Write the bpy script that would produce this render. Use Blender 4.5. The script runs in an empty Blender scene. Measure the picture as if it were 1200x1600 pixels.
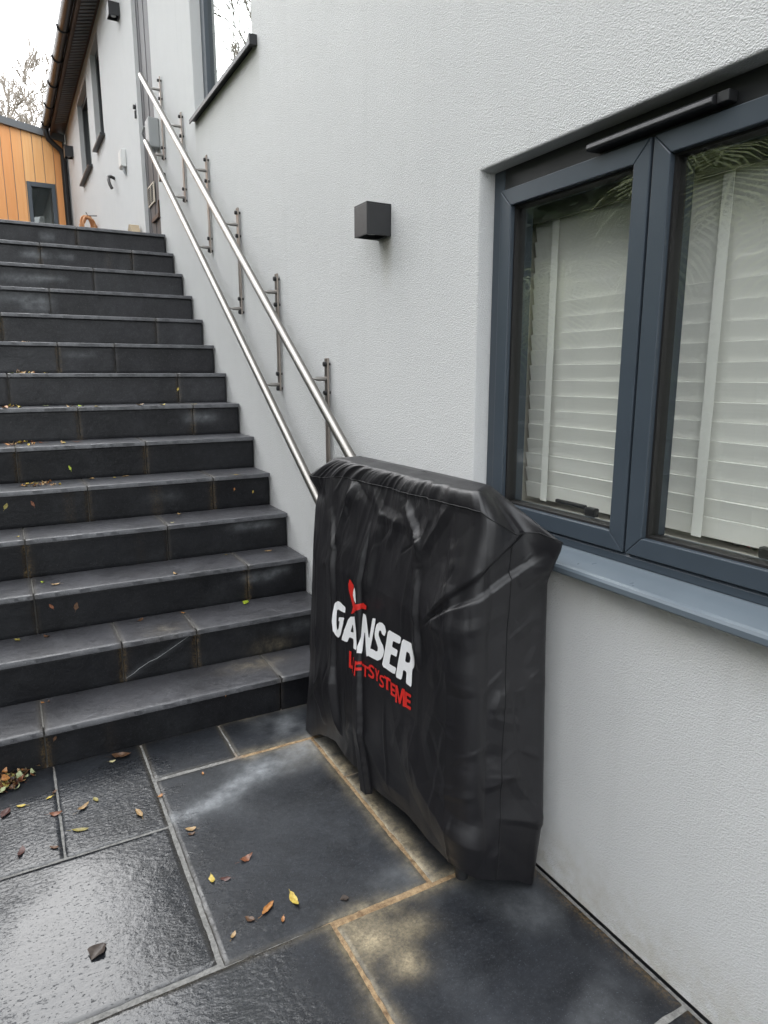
import bpy, bmesh, math, random
import numpy as np
from mathutils import Vector, Matrix, noise
from mathutils.geometry import delaunay_2d_cdt
R = math.radians
rng = random.Random(7)
SC = bpy.context.scene
COL = SC.collection

# ------------------------------------------------------------------ camera
cam_d = bpy.data.cameras.new('camera'); cam = bpy.data.objects.new('camera', cam_d); COL.objects.link(cam)
yaw, pitch, roll = R(28.8522), R(11.4935), R(-0.047)
fwd = Vector((math.sin(yaw)*math.cos(pitch), math.cos(yaw)*math.cos(pitch), -math.sin(pitch)))
rt0 = Vector((math.cos(yaw), -math.sin(yaw), 0)); up0 = rt0.cross(fwd)
rt = math.cos(roll)*rt0 + math.sin(roll)*up0; up = -math.sin(roll)*rt0 + math.cos(roll)*up0
m = Matrix((rt, up, -fwd)).transposed().to_4x4(); m.translation = Vector((-1.3092, 0, 1.5))
cam.matrix_world = m
cam_d.sensor_fit = 'VERTICAL'; cam_d.sensor_height = 36.0; cam_d.lens = 1062.98/1600*36.0
cam_d.clip_start = 0.05; cam_d.clip_end = 500
SC.camera = cam

# ------------------------------------------------------------------ sky and sun (overcast)
SUN_AZ, SUN_EL = R(-4), R(40)
world = bpy.data.worlds.new('World'); SC.world = world; world.use_nodes = True
nt = world.node_tree; nt.nodes.clear()
wo = nt.nodes.new('ShaderNodeOutputWorld'); bg = nt.nodes.new('ShaderNodeBackground'); bg.inputs[1].default_value = 0.15
sky = nt.nodes.new('ShaderNodeTexSky'); sky.sky_type = 'NISHITA'; sky.sun_disc = False
sky.sun_elevation = SUN_EL; sky.sun_rotation = SUN_AZ; sky.air_density = 1.0; sky.dust_density = 2.0
hsv = nt.nodes.new('ShaderNodeHueSaturation'); hsv.inputs['Saturation'].default_value = 0.35; hsv.inputs['Value'].default_value = 1.0
tc = nt.nodes.new('ShaderNodeTexCoord'); nz = nt.nodes.new('ShaderNodeTexNoise'); nz.inputs['Scale'].default_value = 2.2; nz.inputs['Detail'].default_value = 6
mp = nt.nodes.new('ShaderNodeMapping'); mp.inputs['Scale'].default_value = (1, 1, 2.2)
cr = nt.nodes.new('ShaderNodeValToRGB'); cr.color_ramp.elements[0].position = .3; cr.color_ramp.elements[1].position = .7
cr.color_ramp.elements[0].color = (8.3, 8.9, 9.6, 1); cr.color_ramp.elements[1].color = (12.4, 12.5, 12.6, 1)
mx = nt.nodes.new('ShaderNodeMix'); mx.data_type = 'RGBA'; mx.inputs[0].default_value = 0.86
L = nt.links.new
L(tc.outputs['Generated'], mp.inputs[0]); L(mp.outputs[0], nz.inputs['Vector']); L(nz.outputs['Fac'], cr.inputs[0])
L(sky.outputs[0], hsv.inputs['Color']); L(hsv.outputs[0], mx.inputs[6]); L(cr.outputs[0], mx.inputs[7])
dt = nt.nodes.new('ShaderNodeVectorMath'); dt.operation = 'DOT_PRODUCT'; dt.inputs[1].default_value = (math.sin(SUN_AZ)*math.cos(SUN_EL), math.cos(SUN_AZ)*math.cos(SUN_EL), math.sin(SUN_EL))
pw = nt.nodes.new('ShaderNodeMath'); pw.operation = 'MAXIMUM'; pw.inputs[1].default_value = 0; pw2 = nt.nodes.new('ShaderNodeMath'); pw2.operation = 'POWER'; pw2.inputs[1].default_value = 2.0
pw3 = nt.nodes.new('ShaderNodeMath'); pw3.operation = 'MULTIPLY'; pw3.inputs[1].default_value = 7.5
ad = nt.nodes.new('ShaderNodeMix'); ad.data_type = 'RGBA'; ad.blend_type = 'ADD'; ad.inputs[0].default_value = 1.0
L(tc.outputs['Generated'], dt.inputs[0]); L(dt.outputs['Value'], pw.inputs[0]); L(pw.outputs[0], pw2.inputs[0]); L(pw2.outputs[0], pw3.inputs[0])
L(mx.outputs[2], ad.inputs[6]); L(pw3.outputs[0], ad.inputs[7]); L(ad.outputs[2], bg.inputs[0]); L(bg.outputs[0], wo.inputs[0])
sl = bpy.data.lights.new('sun', 'SUN'); sl.energy = 0.5; sl.angle = R(80); sl.color = (1, .975, .94)
so = bpy.data.objects.new('sun', sl); COL.objects.link(so)
sd = Vector((math.sin(SUN_AZ)*math.cos(SUN_EL), math.cos(SUN_AZ)*math.cos(SUN_EL), math.sin(SUN_EL)))
so.rotation_euler = (-sd).to_track_quat('-Z', 'Y').to_euler(); so.location = (-6, 8, 12)
SC.view_settings.view_transform = 'Standard'; SC.view_settings.look = 'None'
SC.view_settings.exposure = 1.05; SC.view_settings.gamma = 1.0
SC.cycles.max_bounces = 8; SC.cycles.transparent_max_bounces = 12
SC.cycles.caustics_reflective = False; SC.cycles.caustics_refractive = False
SC.cycles.use_denoising = True

# ------------------------------------------------------------------ helpers
def tag(o, label=None, cat=None, group=None, kind=None):
    if label: o['label'] = label
    if cat: o['category'] = cat
    if group: o['group'] = group
    if kind: o['kind'] = kind
    return o
def empty(name, loc=(0, 0, 0), label=None, cat=None, group=None):
    o = bpy.data.objects.new(name, None); o.empty_display_size = .1; o.location = loc; COL.objects.link(o)
    return tag(o, label, cat, group)
def link_mesh(name, me, mat, parent=None, smooth=False, world_verts=True):
    o = bpy.data.objects.new(name, me); COL.objects.link(o)
    if mat:
        for mm in (mat if isinstance(mat, (list, tuple)) else [mat]): me.materials.append(mm)
    if smooth: me.polygons.foreach_set('use_smooth', [True]*len(me.polygons))
    if parent:
        o.parent = parent
        if world_verts:
            # vertices are written in world coordinates: bring them to the parent's frame
            t = Vector((0, 0, 0)); p = parent
            while p: t += p.location; p = p.parent
            if t.length > 0: me.transform(Matrix.Translation(-t))
    return o
class MB:
    def __init__(s): s.v = []; s.f = []; s.mi = []
    def add(s, vs, fs, mi=0):
        b = len(s.v); s.v += [tuple(q) for q in vs]; s.f += [tuple(i+b for i in f) for f in fs]; s.mi += [mi]*len(fs); return s
    def box(s, x0, x1, y0, y1, z0, z1, mi=0):
        return s.add([(x0,y0,z0),(x1,y0,z0),(x1,y1,z0),(x0,y1,z0),(x0,y0,z1),(x1,y0,z1),(x1,y1,z1),(x0,y1,z1)],
                     [(0,3,2,1),(4,5,6,7),(0,1,5,4),(1,2,6,5),(2,3,7,6),(3,0,4,7)], mi)
    def tube(s, pts, rad, n=12, cap=True, mi=0):
        pts = [Vector(p) for p in pts]; rads = rad if isinstance(rad, (list, tuple)) else [rad]*len(pts)
        vs = []; fs = []; ref = None
        for i, p in enumerate(pts):
            t = (pts[min(i+1, len(pts)-1)]-pts[max(i-1, 0)]).normalized()
            if ref is None:
                ref = Vector((0, 0, 1)) if abs(t.z) < .9 else Vector((1, 0, 0))
            a = t.cross(ref).normalized(); b = a.cross(t).normalized(); ref = b
            for k in range(n):
                an = 2*math.pi*k/n; vs.append(p+rads[i]*(math.cos(an)*a+math.sin(an)*b))
        for i in range(len(pts)-1):
            for k in range(n):
                fs.append((i*n+k, i*n+(k+1) % n, (i+1)*n+(k+1) % n, (i+1)*n+k))
        if cap:
            fs.append(tuple(range(n-1, -1, -1))); fs.append(tuple((len(pts)-1)*n+k for k in range(n)))
        return s.add(vs, fs, mi)
    def prism(s, prof, axis, a0, a1, mi=0):
        # prof: list of 2D points in the plane normal to axis ('y': (x,z); 'x': (y,z); 'z': (x,y))
        def P(q, a):
            return {'y': (q[0], a, q[1]), 'x': (a, q[0], q[1]), 'z': (q[0], q[1], a)}[axis]
        n = len(prof); vs = [P(q, a0) for q in prof]+[P(q, a1) for q in prof]
        fs = [tuple(range(n-1, -1, -1)), tuple(range(n, 2*n))]+[(k, (k+1) % n, n+(k+1) % n, n+k) for k in range(n)]
        return s.add(vs, fs, mi)
    def build(s, name, mat, parent=None, smooth=False, bevel=0, seg=2, autosmooth=False, fix=True):
        me = bpy.data.meshes.new(name); me.from_pydata(s.v, [], s.f)
        o = link_mesh(name, me, mat, parent, smooth)
        if isinstance(mat, (list, tuple)): me.polygons.foreach_set('material_index', s.mi)
        if fix:
            bm = bmesh.new(); bm.from_mesh(me); bmesh.ops.recalc_face_normals(bm, faces=bm.faces[:]); bm.to_mesh(me); bm.free()
        if bevel:
            md = o.modifiers.new('bevel', 'BEVEL'); md.width = bevel; md.segments = seg; md.limit_method = 'ANGLE'; md.angle_limit = R(40)
        if autosmooth:
            me.polygons.foreach_set('use_smooth', [True]*len(me.polygons)); me.set_sharp_from_angle(angle=R(40))
        return o

# ------------------------------------------------------------------ materials
MATS = {}
class NB:
    def __init__(s, name):
        s.m = bpy.data.materials.new(name); s.m.use_nodes = True; s.t = s.m.node_tree; s.t.nodes.clear()
        s.out = s.t.nodes.new('ShaderNodeOutputMaterial'); s.b = s.t.nodes.new('ShaderNodeBsdfPrincipled')
        s.t.links.new(s.b.outputs[0], s.out.inputs[0]); MATS[name] = s.m
        s.tc = s.t.nodes.new('ShaderNodeTexCoord'); s.geo = s.t.nodes.new('ShaderNodeNewGeometry')
        s.pos = s.geo.outputs['Position']
    def n(s, typ, **kw):
        nd = s.t.nodes.new(typ)
        for k, v in kw.items(): setattr(nd, k, v)
        return nd
    def link(s, a, b): s.t.links.new(a, b)
    def set(s, **kw):
        for k, v in kw.items():
            k = k.replace('_', ' '); i = s.b.inputs[k]
            if hasattr(v, 'is_output'): s.link(v, i)
            else: i.default_value = v
    def noise(s, scale, detail=4, rough=.55, vec=None, sc=None, dist=0):
        nd = s.n('ShaderNodeTexNoise'); nd.inputs['Scale'].default_value = scale; nd.inputs['Detail'].default_value = detail
        nd.inputs['Roughness'].default_value = rough; nd.inputs['Distortion'].default_value = dist
        v = vec or s.pos
        if sc:
            mp = s.n('ShaderNodeMapping'); mp.inputs['Scale'].default_value = sc; s.link(v, mp.inputs[0]); v = mp.outputs[0]
        s.link(v, nd.inputs['Vector']); return nd.outputs['Fac']
    def ramp(s, fac, stops):
        nd = s.n('ShaderNodeValToRGB'); e = nd.color_ramp.elements
        while len(e) < len(stops): e.new(.5)
        for i, (p, c) in enumerate(stops):
            e[i].position = p; e[i].color = (c, c, c, 1) if not hasattr(c, '__len__') else tuple(c)+(1,)
        s.link(fac, nd.inputs[0]); return nd.outputs[0]
    def mix(s, fac, a, b, mode='MIX'):
        nd = s.n('ShaderNodeMix', data_type='RGBA', blend_type=mode)
        for v, i in ((fac, 0), (a, 6), (b, 7)):
            if hasattr(v, 'is_output'): s.link(v, nd.inputs[i])
            else: nd.inputs[i].default_value = v if i == 0 else (tuple(v)+(1,) if len(v) == 3 else v)
        return nd.outputs[2]
    def math(s, op, a, b=0., c=None):
        nd = s.n('ShaderNodeMath', operation=op)
        for i, v in enumerate((a, b, c)):
            if v is None: continue
            if hasattr(v, 'is_output'): s.link(v, nd.inputs[i])
            else: nd.inputs[i].default_value = v
        return nd.outputs[0]
    def bump(s, h, strength=.5, dist=.002, prev=None):
        nd = s.n('ShaderNodeBump'); nd.inputs['Strength'].default_value = strength; nd.inputs['Distance'].default_value = dist
        s.link(h, nd.inputs['Height'])
        if prev: s.link(prev, nd.inputs['Normal'])
        return nd.outputs[0]
    def attr(s, name):
        nd = s.n('ShaderNodeAttribute'); nd.attribute_name = name; return nd
def simple(name, col, rough=.5, metal=0., var=.12, scale=12, bump=0, bscale=120, spec=.5):
    b = NB(name); f = b.noise(scale, 5)
    c = b.mix(f, tuple(x*(1-var) for x in col), tuple(min(1, x*(1+var)) for x in col))
    b.set(Base_Color=c, Metallic=metal, Specular_IOR_Level=spec)
    r = b.ramp(b.noise(scale*2.3, 3), [(.1, max(.02, rough-.05)), (.9, min(1, rough+.05))]); b.set(Roughness=r)
    if bump: b.set(Normal=b.bump(b.noise(bscale, 3), bump, .002))
    return b.m

def mat_stucco():
    b = NB('render_stucco')
    big = b.noise(.9, 5); mid = b.noise(7, 4)
    c = b.mix(big, (.615, .616, .608), (.655, .655, .645)); c = b.mix(b.math('MULTIPLY', mid, .30), c, (.52, .53, .53))
    # slight grime rising from the paving and thin runs down the wall
    sep = b.n('ShaderNodeSeparateXYZ'); b.link(b.pos, sep.inputs[0])
    low = b.ramp(sep.outputs['Z'], [(.0, 1.), (.22, 0.)]); lown = b.math('MULTIPLY', low, b.ramp(b.noise(17, 6, .7), [(.38, .05), (.66, .8)]))
    c = b.mix(lown, c, (.44, .41, .34))
    st = b.ramp(b.noise(1.0, 4, vec=b.pos, sc=(14, 14, .55)), [(.56, 0.), (.80, .16)]); c = b.mix(st, c, (.46, .465, .45))
    v = b.n('ShaderNodeTexVoronoi'); v.feature = 'SMOOTH_F1'; v.inputs['Scale'].default_value = 270; v.inputs['Smoothness'].default_value = .6
    mp = b.n('ShaderNodeMapping'); mp.inputs['Scale'].default_value = (1, .75, 1.15); b.link(b.pos, mp.inputs[0]); b.link(mp.outputs[0], v.inputs['Vector'])
    h1 = b.noise(300, 3, .6, dist=.35); h = b.math('ADD', b.math('MULTIPLY', v.outputs['Distance'], .8), h1)
    pit = b.ramp(h, [(.38, 0.), (.62, 1.)]); c = b.mix(b.math('MULTIPLY', b.math('SUBTRACT', 1., pit), .66), c, (.36, .36, .348))
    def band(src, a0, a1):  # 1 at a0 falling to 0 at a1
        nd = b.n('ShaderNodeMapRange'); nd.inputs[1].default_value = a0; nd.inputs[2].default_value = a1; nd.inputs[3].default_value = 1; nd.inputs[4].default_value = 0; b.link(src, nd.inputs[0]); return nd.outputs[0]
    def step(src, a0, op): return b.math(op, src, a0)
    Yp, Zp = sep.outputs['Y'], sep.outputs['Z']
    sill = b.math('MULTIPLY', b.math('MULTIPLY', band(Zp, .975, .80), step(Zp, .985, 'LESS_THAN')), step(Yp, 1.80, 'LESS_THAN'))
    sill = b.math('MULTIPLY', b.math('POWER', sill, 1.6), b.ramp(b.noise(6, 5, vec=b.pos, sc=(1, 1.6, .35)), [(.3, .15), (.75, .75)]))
    c = b.mix(sill, c, (.47, .45, .37))  # brown dirt and the shade under the sill, both put into the colour
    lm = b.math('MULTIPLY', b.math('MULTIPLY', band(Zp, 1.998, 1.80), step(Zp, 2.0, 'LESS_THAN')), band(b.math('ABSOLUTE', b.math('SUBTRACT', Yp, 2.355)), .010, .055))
    c = b.mix(b.math('MULTIPLY', lm, .62), c, (.36, .34, .26))  # olive stain and lamp shadow together, painted into the wall colour
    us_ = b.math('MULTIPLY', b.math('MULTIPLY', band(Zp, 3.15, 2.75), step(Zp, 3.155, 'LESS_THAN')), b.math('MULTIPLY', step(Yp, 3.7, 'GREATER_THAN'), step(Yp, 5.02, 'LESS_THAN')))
    c = b.mix(b.math('MULTIPLY', b.math('POWER', us_, 2.), .30), c, (.45, .44, .38))  # dirt and shade below the upper sill, painted as one tint
    b.set(Base_Color=c, Roughness=.9, Specular_IOR_Level=.25, Normal=b.bump(b.noise(5, 2), .12, .008, prev=b.bump(h, .8, .0027)))
    return b.m
def slate(name, base, wet=False, spec=.5):
    b = NB(name)
    f = b.noise(3.5, 6, .6); g = b.noise(22, 6, .65); fine = b.noise(160, 3, .6)
    lo = tuple(x*.62 for x in base); hi = tuple(x*1.55 for x in base)
    c = b.mix(b.ramp(f, [(.36, 0.), (.66, 1.)]), lo, hi); c = b.mix(b.math('MULTIPLY', g, .6), c, tuple(x*.6 for x in base))
    riv = b.noise(9, 7, .62, dist=.6)
    sp = b.ramp(b.noise(260, 2, .5), [(.64, 0.), (.72, .6)]); c = b.mix(sp, c, tuple(x*4.2+.012 for x in base)); c = b.mix(b.ramp(b.noise(75, 6, .75), [(.5, 0.), (.75, .5)]), c, tuple(x*2.6 for x in base))
    a = b.attr('stain'); sepc = b.n('ShaderNodeSeparateColor'); b.link(a.outputs['Color'], sepc.inputs[0])
    # R: sandy efflorescence, G: brown dribble, B: wetness
    grit = b.ramp(b.noise(90, 6, .75), [(.34, .35), (.66, 1.)])
    c = b.mix(b.math('MULTIPLY', sepc.outputs[0], grit), c, (.47, .39, .255))
    c = b.mix(b.math('MULTIPLY', sepc.outputs[1], b.ramp(b.noise(110, 4, .7), [(.40, .0), (.62, 1.)])), c, (.19, .125, .05))
    pale = b.attr('pale'); c = b.mix(b.math('MULTIPLY', pale.outputs['Fac'], b.ramp(b.noise(28, 6, .7), [(.3, .45), (.65, 1.)])), c, (.30, .315, .33))
    if wet:
        w = sepc.outputs[2]
        wr = b.ramp(b.math('ADD', w, b.math('MULTIPLY', b.math('SUBTRACT', b.noise(26, 5, .6), .5), .7)), [(.28, 0.), (.62, 1.)])
        flat = b.attr('flatwet')
        spk = b.math('ADD', b.noise(125, 4, .6, sc=(.75, 1.35, 1)), b.math('MULTIPLY', b.math('SUBTRACT', 1., flat.outputs['Fac']), .135))
        wr = b.math('MULTIPLY', wr, b.ramp(spk, [(.575, 1.), (.635, .06)]))
        dry = b.ramp(b.noise(30, 5), [(.3, .34), (.7, .52)])
        rr = b.mix(wr, dry, (.05, .05, .05)); b.set(Roughness=rr)
        c = b.mix(b.math('MULTIPLY', wr, .35), c, tuple(x*.55 for x in base))
        b.set(Specular_IOR_Level=b.math('ADD', b.math('MULTIPLY', wr, .36), .28))
        rip = b.noise(58, 5, .58, sc=(.8, 1.45, 1), dist=.25)
        st = b.math('MULTIPLY', b.math('SUBTRACT', 1., b.math('MULTIPLY', flat.outputs['Fac'], .8)), b.math('ADD', .35, b.math('MULTIPLY', wr, .65)))
        bn = b.n('ShaderNodeBump'); bn.inputs['Distance'].default_value = .0042; b.link(st, bn.inputs['Strength']); b.link(rip, bn.inputs['Height'])
        nn = b.bump(b.noise(130, 3), .14, .0015, prev=b.bump(riv, .22, .006, prev=bn.outputs[0]))
    else:
        b.set(Roughness=b.ramp(b.noise(18, 5), [(.3, .33), (.72, .55)]), Specular_IOR_Level=spec)
        nn = b.bump(b.noise(26, 5, .6, sc=(1, 1, 1)), .35, .004, prev=b.bump(riv, .45, .008, prev=b.bump(fine, .25, .0015)))
    b.set(Base_Color=c, Normal=nn)
    return b.m
def mat_cover():
    b = NB('black_cover_fabric')
    c = b.mix(b.noise(6, 4), (.0062, .0058, .0072), (.0105, .0099, .0118))
    dust = b.ramp(b.noise(40, 6, .7), [(.55, 0.), (.85, .12)]); c = b.mix(dust, c, (.06, .06, .06))
    wv = b.n('ShaderNodeTexWave'); wv.inputs['Scale'].default_value = 420; wv.bands_direction = 'Z'; b.link(b.pos, wv.inputs['Vector'])
    wy = b.n('ShaderNodeTexWave'); wy.inputs['Scale'].default_value = 420; wy.bands_direction = 'Y'; b.link(b.pos, wy.inputs['Vector'])
    h = b.math('ADD', wv.outputs['Fac'], wy.outputs['Fac'])
    crump = b.noise(55, 4, .6, dist=.2)
    b.set(Base_Color=c, Roughness=b.ramp(b.noise(9, 4), [(.3, .37), (.7, .49)]), Specular_IOR_Level=.6,
          Sheen_Weight=.0, Normal=b.bump(crump, .16, .003, prev=b.bump(h, .08, .0006)))
    return b.m
def mat_steel():
    b = NB('brushed_steel')
    f = b.noise(4, 3, sc=(1, 1, 1)); c = b.mix(f, (.245, .232, .218), (.32, .305, .285))
    b.set(Base_Color=c, Metallic=1., Roughness=b.ramp(b.noise(60, 4), [(.3, .33), (.7, .45)]))
    return b.m
def mat_wood(name, c0, c1, c2, axis_sc, rough=.6, board=0):
    b = NB(name)
    g = b.noise(1., 6, .6, sc=axis_sc, dist=1.2); c = b.mix(b.ramp(g, [(.3, 0.), (.7, 1.)]), c0, c1)
    a = b.attr('board'); c = b.mix(b.math('MULTIPLY', a.outputs['Fac'], .75), c, c2)
    b.set(Base_Color=c, Roughness=rough, Normal=b.bump(g, .2, .002)); return b.m
def mat_glass(name, tint=(1, 1, 1), boost=1.9):
    b = NB(name); b.t.nodes.remove(b.b)
    fr = b.n('ShaderNodeFresnel'); b.link(b.math('ADD', 1.5, b.math('MULTIPLY', b.geo.outputs['Backfacing'], 1/1.5-1.5)), fr.inputs['IOR'])
    tr = b.n('ShaderNodeBsdfTransparent'); tr.inputs[0].default_value = tint+(1,)
    gl = b.n('ShaderNodeBsdfGlossy'); gl.inputs['Roughness'].default_value = 0.0; gl.inputs[0].default_value = (.97, 1, .98, 1)
    mx = b.n('ShaderNodeMixShader'); b.link(b.math('MINIMUM', b.math('MULTIPLY', fr.outputs[0], boost), 1.), mx.inputs[0])
    b.link(tr.outputs[0], mx.inputs[1]); b.link(gl.outputs[0], mx.inputs[2]); b.link(mx.outputs[0], b.out.inputs[0]); return b.m
def mat_leaf(name, col, dark):
    b = NB(name); f = b.noise(90, 4, .6); c = b.mix(b.ramp(f, [(.4, 0.), (.68, 1.)]), col, dark)
    b.set(Base_Color=c, Roughness=.42, Specular_IOR_Level=.5); return b.m
def mat_foliage(name, a_, b_):
    b = NB(name); oi = b.n('ShaderNodeObjectInfo'); f = b.noise(1.3, 4); g = b.attr('tint').outputs['Fac']
    c = b.mix(g, a_, b_); b.set(Base_Color=c, Roughness=.5); return b.m

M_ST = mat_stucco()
M_PAVE = slate('slate_paving', (.019, .021, .025), wet=True)
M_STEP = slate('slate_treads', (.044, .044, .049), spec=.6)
M_RISER = slate('slate_risers_dark', (.0075, .0078, .0092), spec=.22)  # risers coloured darker than the treads, paler on the upper steps
M_RISER2 = slate('slate_risers_mid', (.012, .0122, .014), spec=.25)
M_RISER3 = slate('slate_risers_pale', (.020, .020, .0225), spec=.3)
M_MORT = None
def mat_mortar():
    b = NB('mortar'); a = b.attr('warm'); f = b.ramp(b.noise(70, 6, .75), [(.3, 0.), (.68, 1.)]); g = b.noise(9, 4)
    cold = b.mix(f, (.10, .098, .095), (.30, .295, .28)); warm = b.mix(b.ramp(b.noise(34, 6, .75), [(.32, 0.), (.66, 1.)]), (.12, .065, .03), (.44, .31, .17))
    b.set(Base_Color=b.mix(a.outputs['Fac'], cold, warm), Roughness=.85, Normal=b.bump(f, .5, .004)); return b.m
M_MORT = mat_mortar()
M_GROUT = simple('step_grout', (.12, .115, .105), .8, var=.4, scale=40, bump=.4)
M_COVER = mat_cover()
M_SEAM = simple('seam_thread', (.006, .006, .007), .7)
M_STEEL = mat_steel()
M_BAR = simple('dull_steel_bar', (.30, .265, .235), .38, metal=.85, var=.18, scale=25)
M_BOLT = simple('black_bolt', (.012, .012, .013), .45)
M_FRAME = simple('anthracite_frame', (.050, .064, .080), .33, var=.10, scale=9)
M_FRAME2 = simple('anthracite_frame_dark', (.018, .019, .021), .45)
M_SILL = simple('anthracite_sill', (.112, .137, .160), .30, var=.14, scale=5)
M_GASK = simple('rubber_gasket', (.012, .011, .011), .6)
M_GLASS = mat_glass('window_glass', (.99, .996, .985), 1.05)
M_GLASSU = mat_glass('upper_window_glass', (.6, .62, .62), 2.2)
M_BLIND = None
def mat_blind():
    b = NB('white_wood_blind'); g = b.noise(1., 5, .6, sc=(220, 5, 220)); c = b.mix(g, (.80, .80, .765), (.90, .895, .865))
    b.set(Base_Color=c, Roughness=.45, Normal=b.bump(g, .15, .001)); return b.m
M_BLIND = mat_blind()
M_TAPE = simple('blind_tape', (.84, .84, .80), .8, var=.04, scale=300)
M_CREAM = simple('cream_inner_reveal', (.66, .63, .56), .6, var=.04)
M_ROOM = simple('room_plaster', (.42, .40, .36), .8)
M_BLK = simple('black_powder_coat', (.020, .0205, .022), .42, var=.25, scale=22, bump=.12, bscale=300)
M_PLAST = simple('grey_plastic', (.33, .34, .34), .45, var=.06)
M_WHITEP = simple('white_plastic', (.68, .68, .66), .45, var=.05)
M_VENT = simple('cream_vent', (.62, .55, .45), .55, var=.1)
M_HOLE = simple('vent_hole', (.02, .018, .015), .9)
M_GREYCLAD = mat_wood('grey_cladding', (.034, .033, .037), (.058, .057, .062), (.027, .027, .03), (60, 60, 2.2), .55)
M_CEDAR = mat_wood('cedar_boards', (.88, .44, .145), (.94, .57, .25), (.72, .25, .06), (30, 30, 1.2), .5)
M_ROOFG = simple('grey_roof_edge', (.11, .115, .12), .5, var=.1)
M_GUT = simple('black_gutter', (.018, .016, .016), .4, var=.3, scale=8)
M_SOFF = mat_wood('brown_soffit', (.05, .026, .016), (.085, .045, .026), (.035, .018, .012), (2, 40, 2), .6)
M_GRILL = simple('grey_soffit_grille', (.11, .11, .115), .5)
M_TILE = simple('roof_tiles', (.06, .055, .052), .6, var=.3)
M_HOSE = simple('orange_hose', (.56, .27, .12), .45, var=.12)
M_WOODOFF = simple('weathered_offcut', (.33, .26, .17), .7, var=.25)
M_BARK = simple('bark', (.13, .11, .09), .85, var=.35, scale=18)
M_TWIG = simple('twigs', (.34, .30, .26), .85, var=.3, scale=6)
M_SOIL = simple('garden_ground', (.055, .06, .03), .9, var=.5, scale=3, bump=.5, bscale=20)
M_TERR = simple('terrace_paving', (.06, .062, .066), .5, var=.3, scale=4)
M_PALM = mat_foliage('palm_leaf', (.09, .15, .035), (.30, .33, .095))
M_EVER = mat_foliage('evergreen_leaf', (.012, .028, .010), (.040, .070, .022))
M_WHITE = simple('white_print', (.80, .80, .80), .45, var=.05, scale=60)
M_RED = simple('red_print', (.58, .022, .016), .45, var=.08, scale=60)
M_ADDED_HEDGEIN = simple('added_hedge_inside', (.012, .018, .008), .9)
M_SHADE_STRIP = simple('shade_strip_grey', (.16, .165, .14), .6, var=.05)

# ------------------------------------------------------------------ grounds
def GZ(y): return .02*max(0., y-1.385)
def YN(n): return 2.66+.2655*(n-1)
def ZN(n): return .188*n
def sstep(a, b, x): t = np.clip((x-a)/(b-a), 0, 1); return t*t*(3-2*t)
def fbm(x, y, z=0., o=3):
    v = 0; a = 1; t = 0
    for i in range(o):
        v += a*noise.noise((x, y, z+7.3*i)); t += a; x *= 2.1; y *= 2.1; a *= .5
    return v/t
def seg_d(x, y, pts):
    best = 9
    for (ax, ay), (bx, by) in zip(pts[:-1], pts[1:]):
        dx, dy = bx-ax, by-ay; t = max(0, min(1, ((x-ax)*dx+(y-ay)*dy)/(dx*dx+dy*dy)))
        best = min(best, math.hypot(x-ax-t*dx, y-ay-t*dy))
    return best
def attr_col(me, name, vals):
    a = me.color_attributes.new(name, 'FLOAT_COLOR', 'POINT')
    arr = np.ones((len(vals), 4), dtype=np.float32); arr[:, :3] = vals; a.data.foreach_set('color', arr.ravel())
def attr_f(me, name, vals):
    a = me.attributes.new(name, 'FLOAT', 'POINT'); a.data.foreach_set('value', np.asarray(vals, dtype=np.float32))
def ticks(a, b, res, edge=.004):
    n = max(2, int(round((b-a)/res))); mid = list(np.linspace(a+edge, b-edge, n)); return [a]+mid+[b]
class Grid:
    # slabs with softened arrises; f(u, v, d) gives the point, d = depth below the face
    def __init__(s): s.v = []; s.f = []; s.uv = []
    def piece(s, us, vs, f, drop=.003, skirt=.018):
        b = len(s.v); nu, nv = len(us), len(vs)
        for i, u in enumerate(us):
            for j, v in enumerate(vs):
                e = i in (0, nu-1) or j in (0, nv-1)
                s.v.append(f(u, v, drop if e else 0.)); s.uv.append((u, v))
        for i in range(nu-1):
            for j in range(nv-1):
                s.f.append((b+i*nv+j, b+(i+1)*nv+j, b+(i+1)*nv+j+1, b+i*nv+j+1))
        ring = [i*nv for i in range(nu)]+[(nu-1)*nv+j for j in range(1, nv)]+[i*nv+nv-1 for i in range(nu-2, -1, -1)]+[j for j in range(nv-2, 0, -1)]
        k0 = len(s.v)
        for r in ring:
            u, v = s.uv[b+r]; s.v.append(f(u, v, skirt)); s.uv.append((u, v))
        n = len(ring)
        for k in range(n): s.f.append((b+ring[k], k0+k, k0+(k+1) % n, b+ring[(k+1) % n]))
    def mesh(s, name, mat, parent=None):
        me = bpy.data.meshes.new(name); me.from_pydata(s.v, [], s.f); o = link_mesh(name, me, mat, parent)
        bm = bmesh.new(); bm.from_mesh(me); bmesh.ops.recalc_face_normals(bm, faces=bm.faces[:]); bm.to_mesh(me); bm.free()
        me.polygons.foreach_set('use_smooth', [True]*len(me.polygons)); me.set_sharp_from_angle(angle=R(50))
        return o

# garden ground to the horizon, the upper terrace and the paving in front of the steps
g = MB(); g.box(-150, 150, -150, 150, -.5, -.06); tag(g.build('ground', M_SOIL), kind='structure')
g = MB(); g.box(-30, 40, 6.42, 90, -.055, 2.60); tag(g.build('upper_terrace', M_SOIL), kind='structure')
g = MB(); g.box(-4.5, 0.3, 6.36, 13.6, 2.602, 2.628); tag(g.build('terrace_paving', M_TERR), kind='structure')

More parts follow.
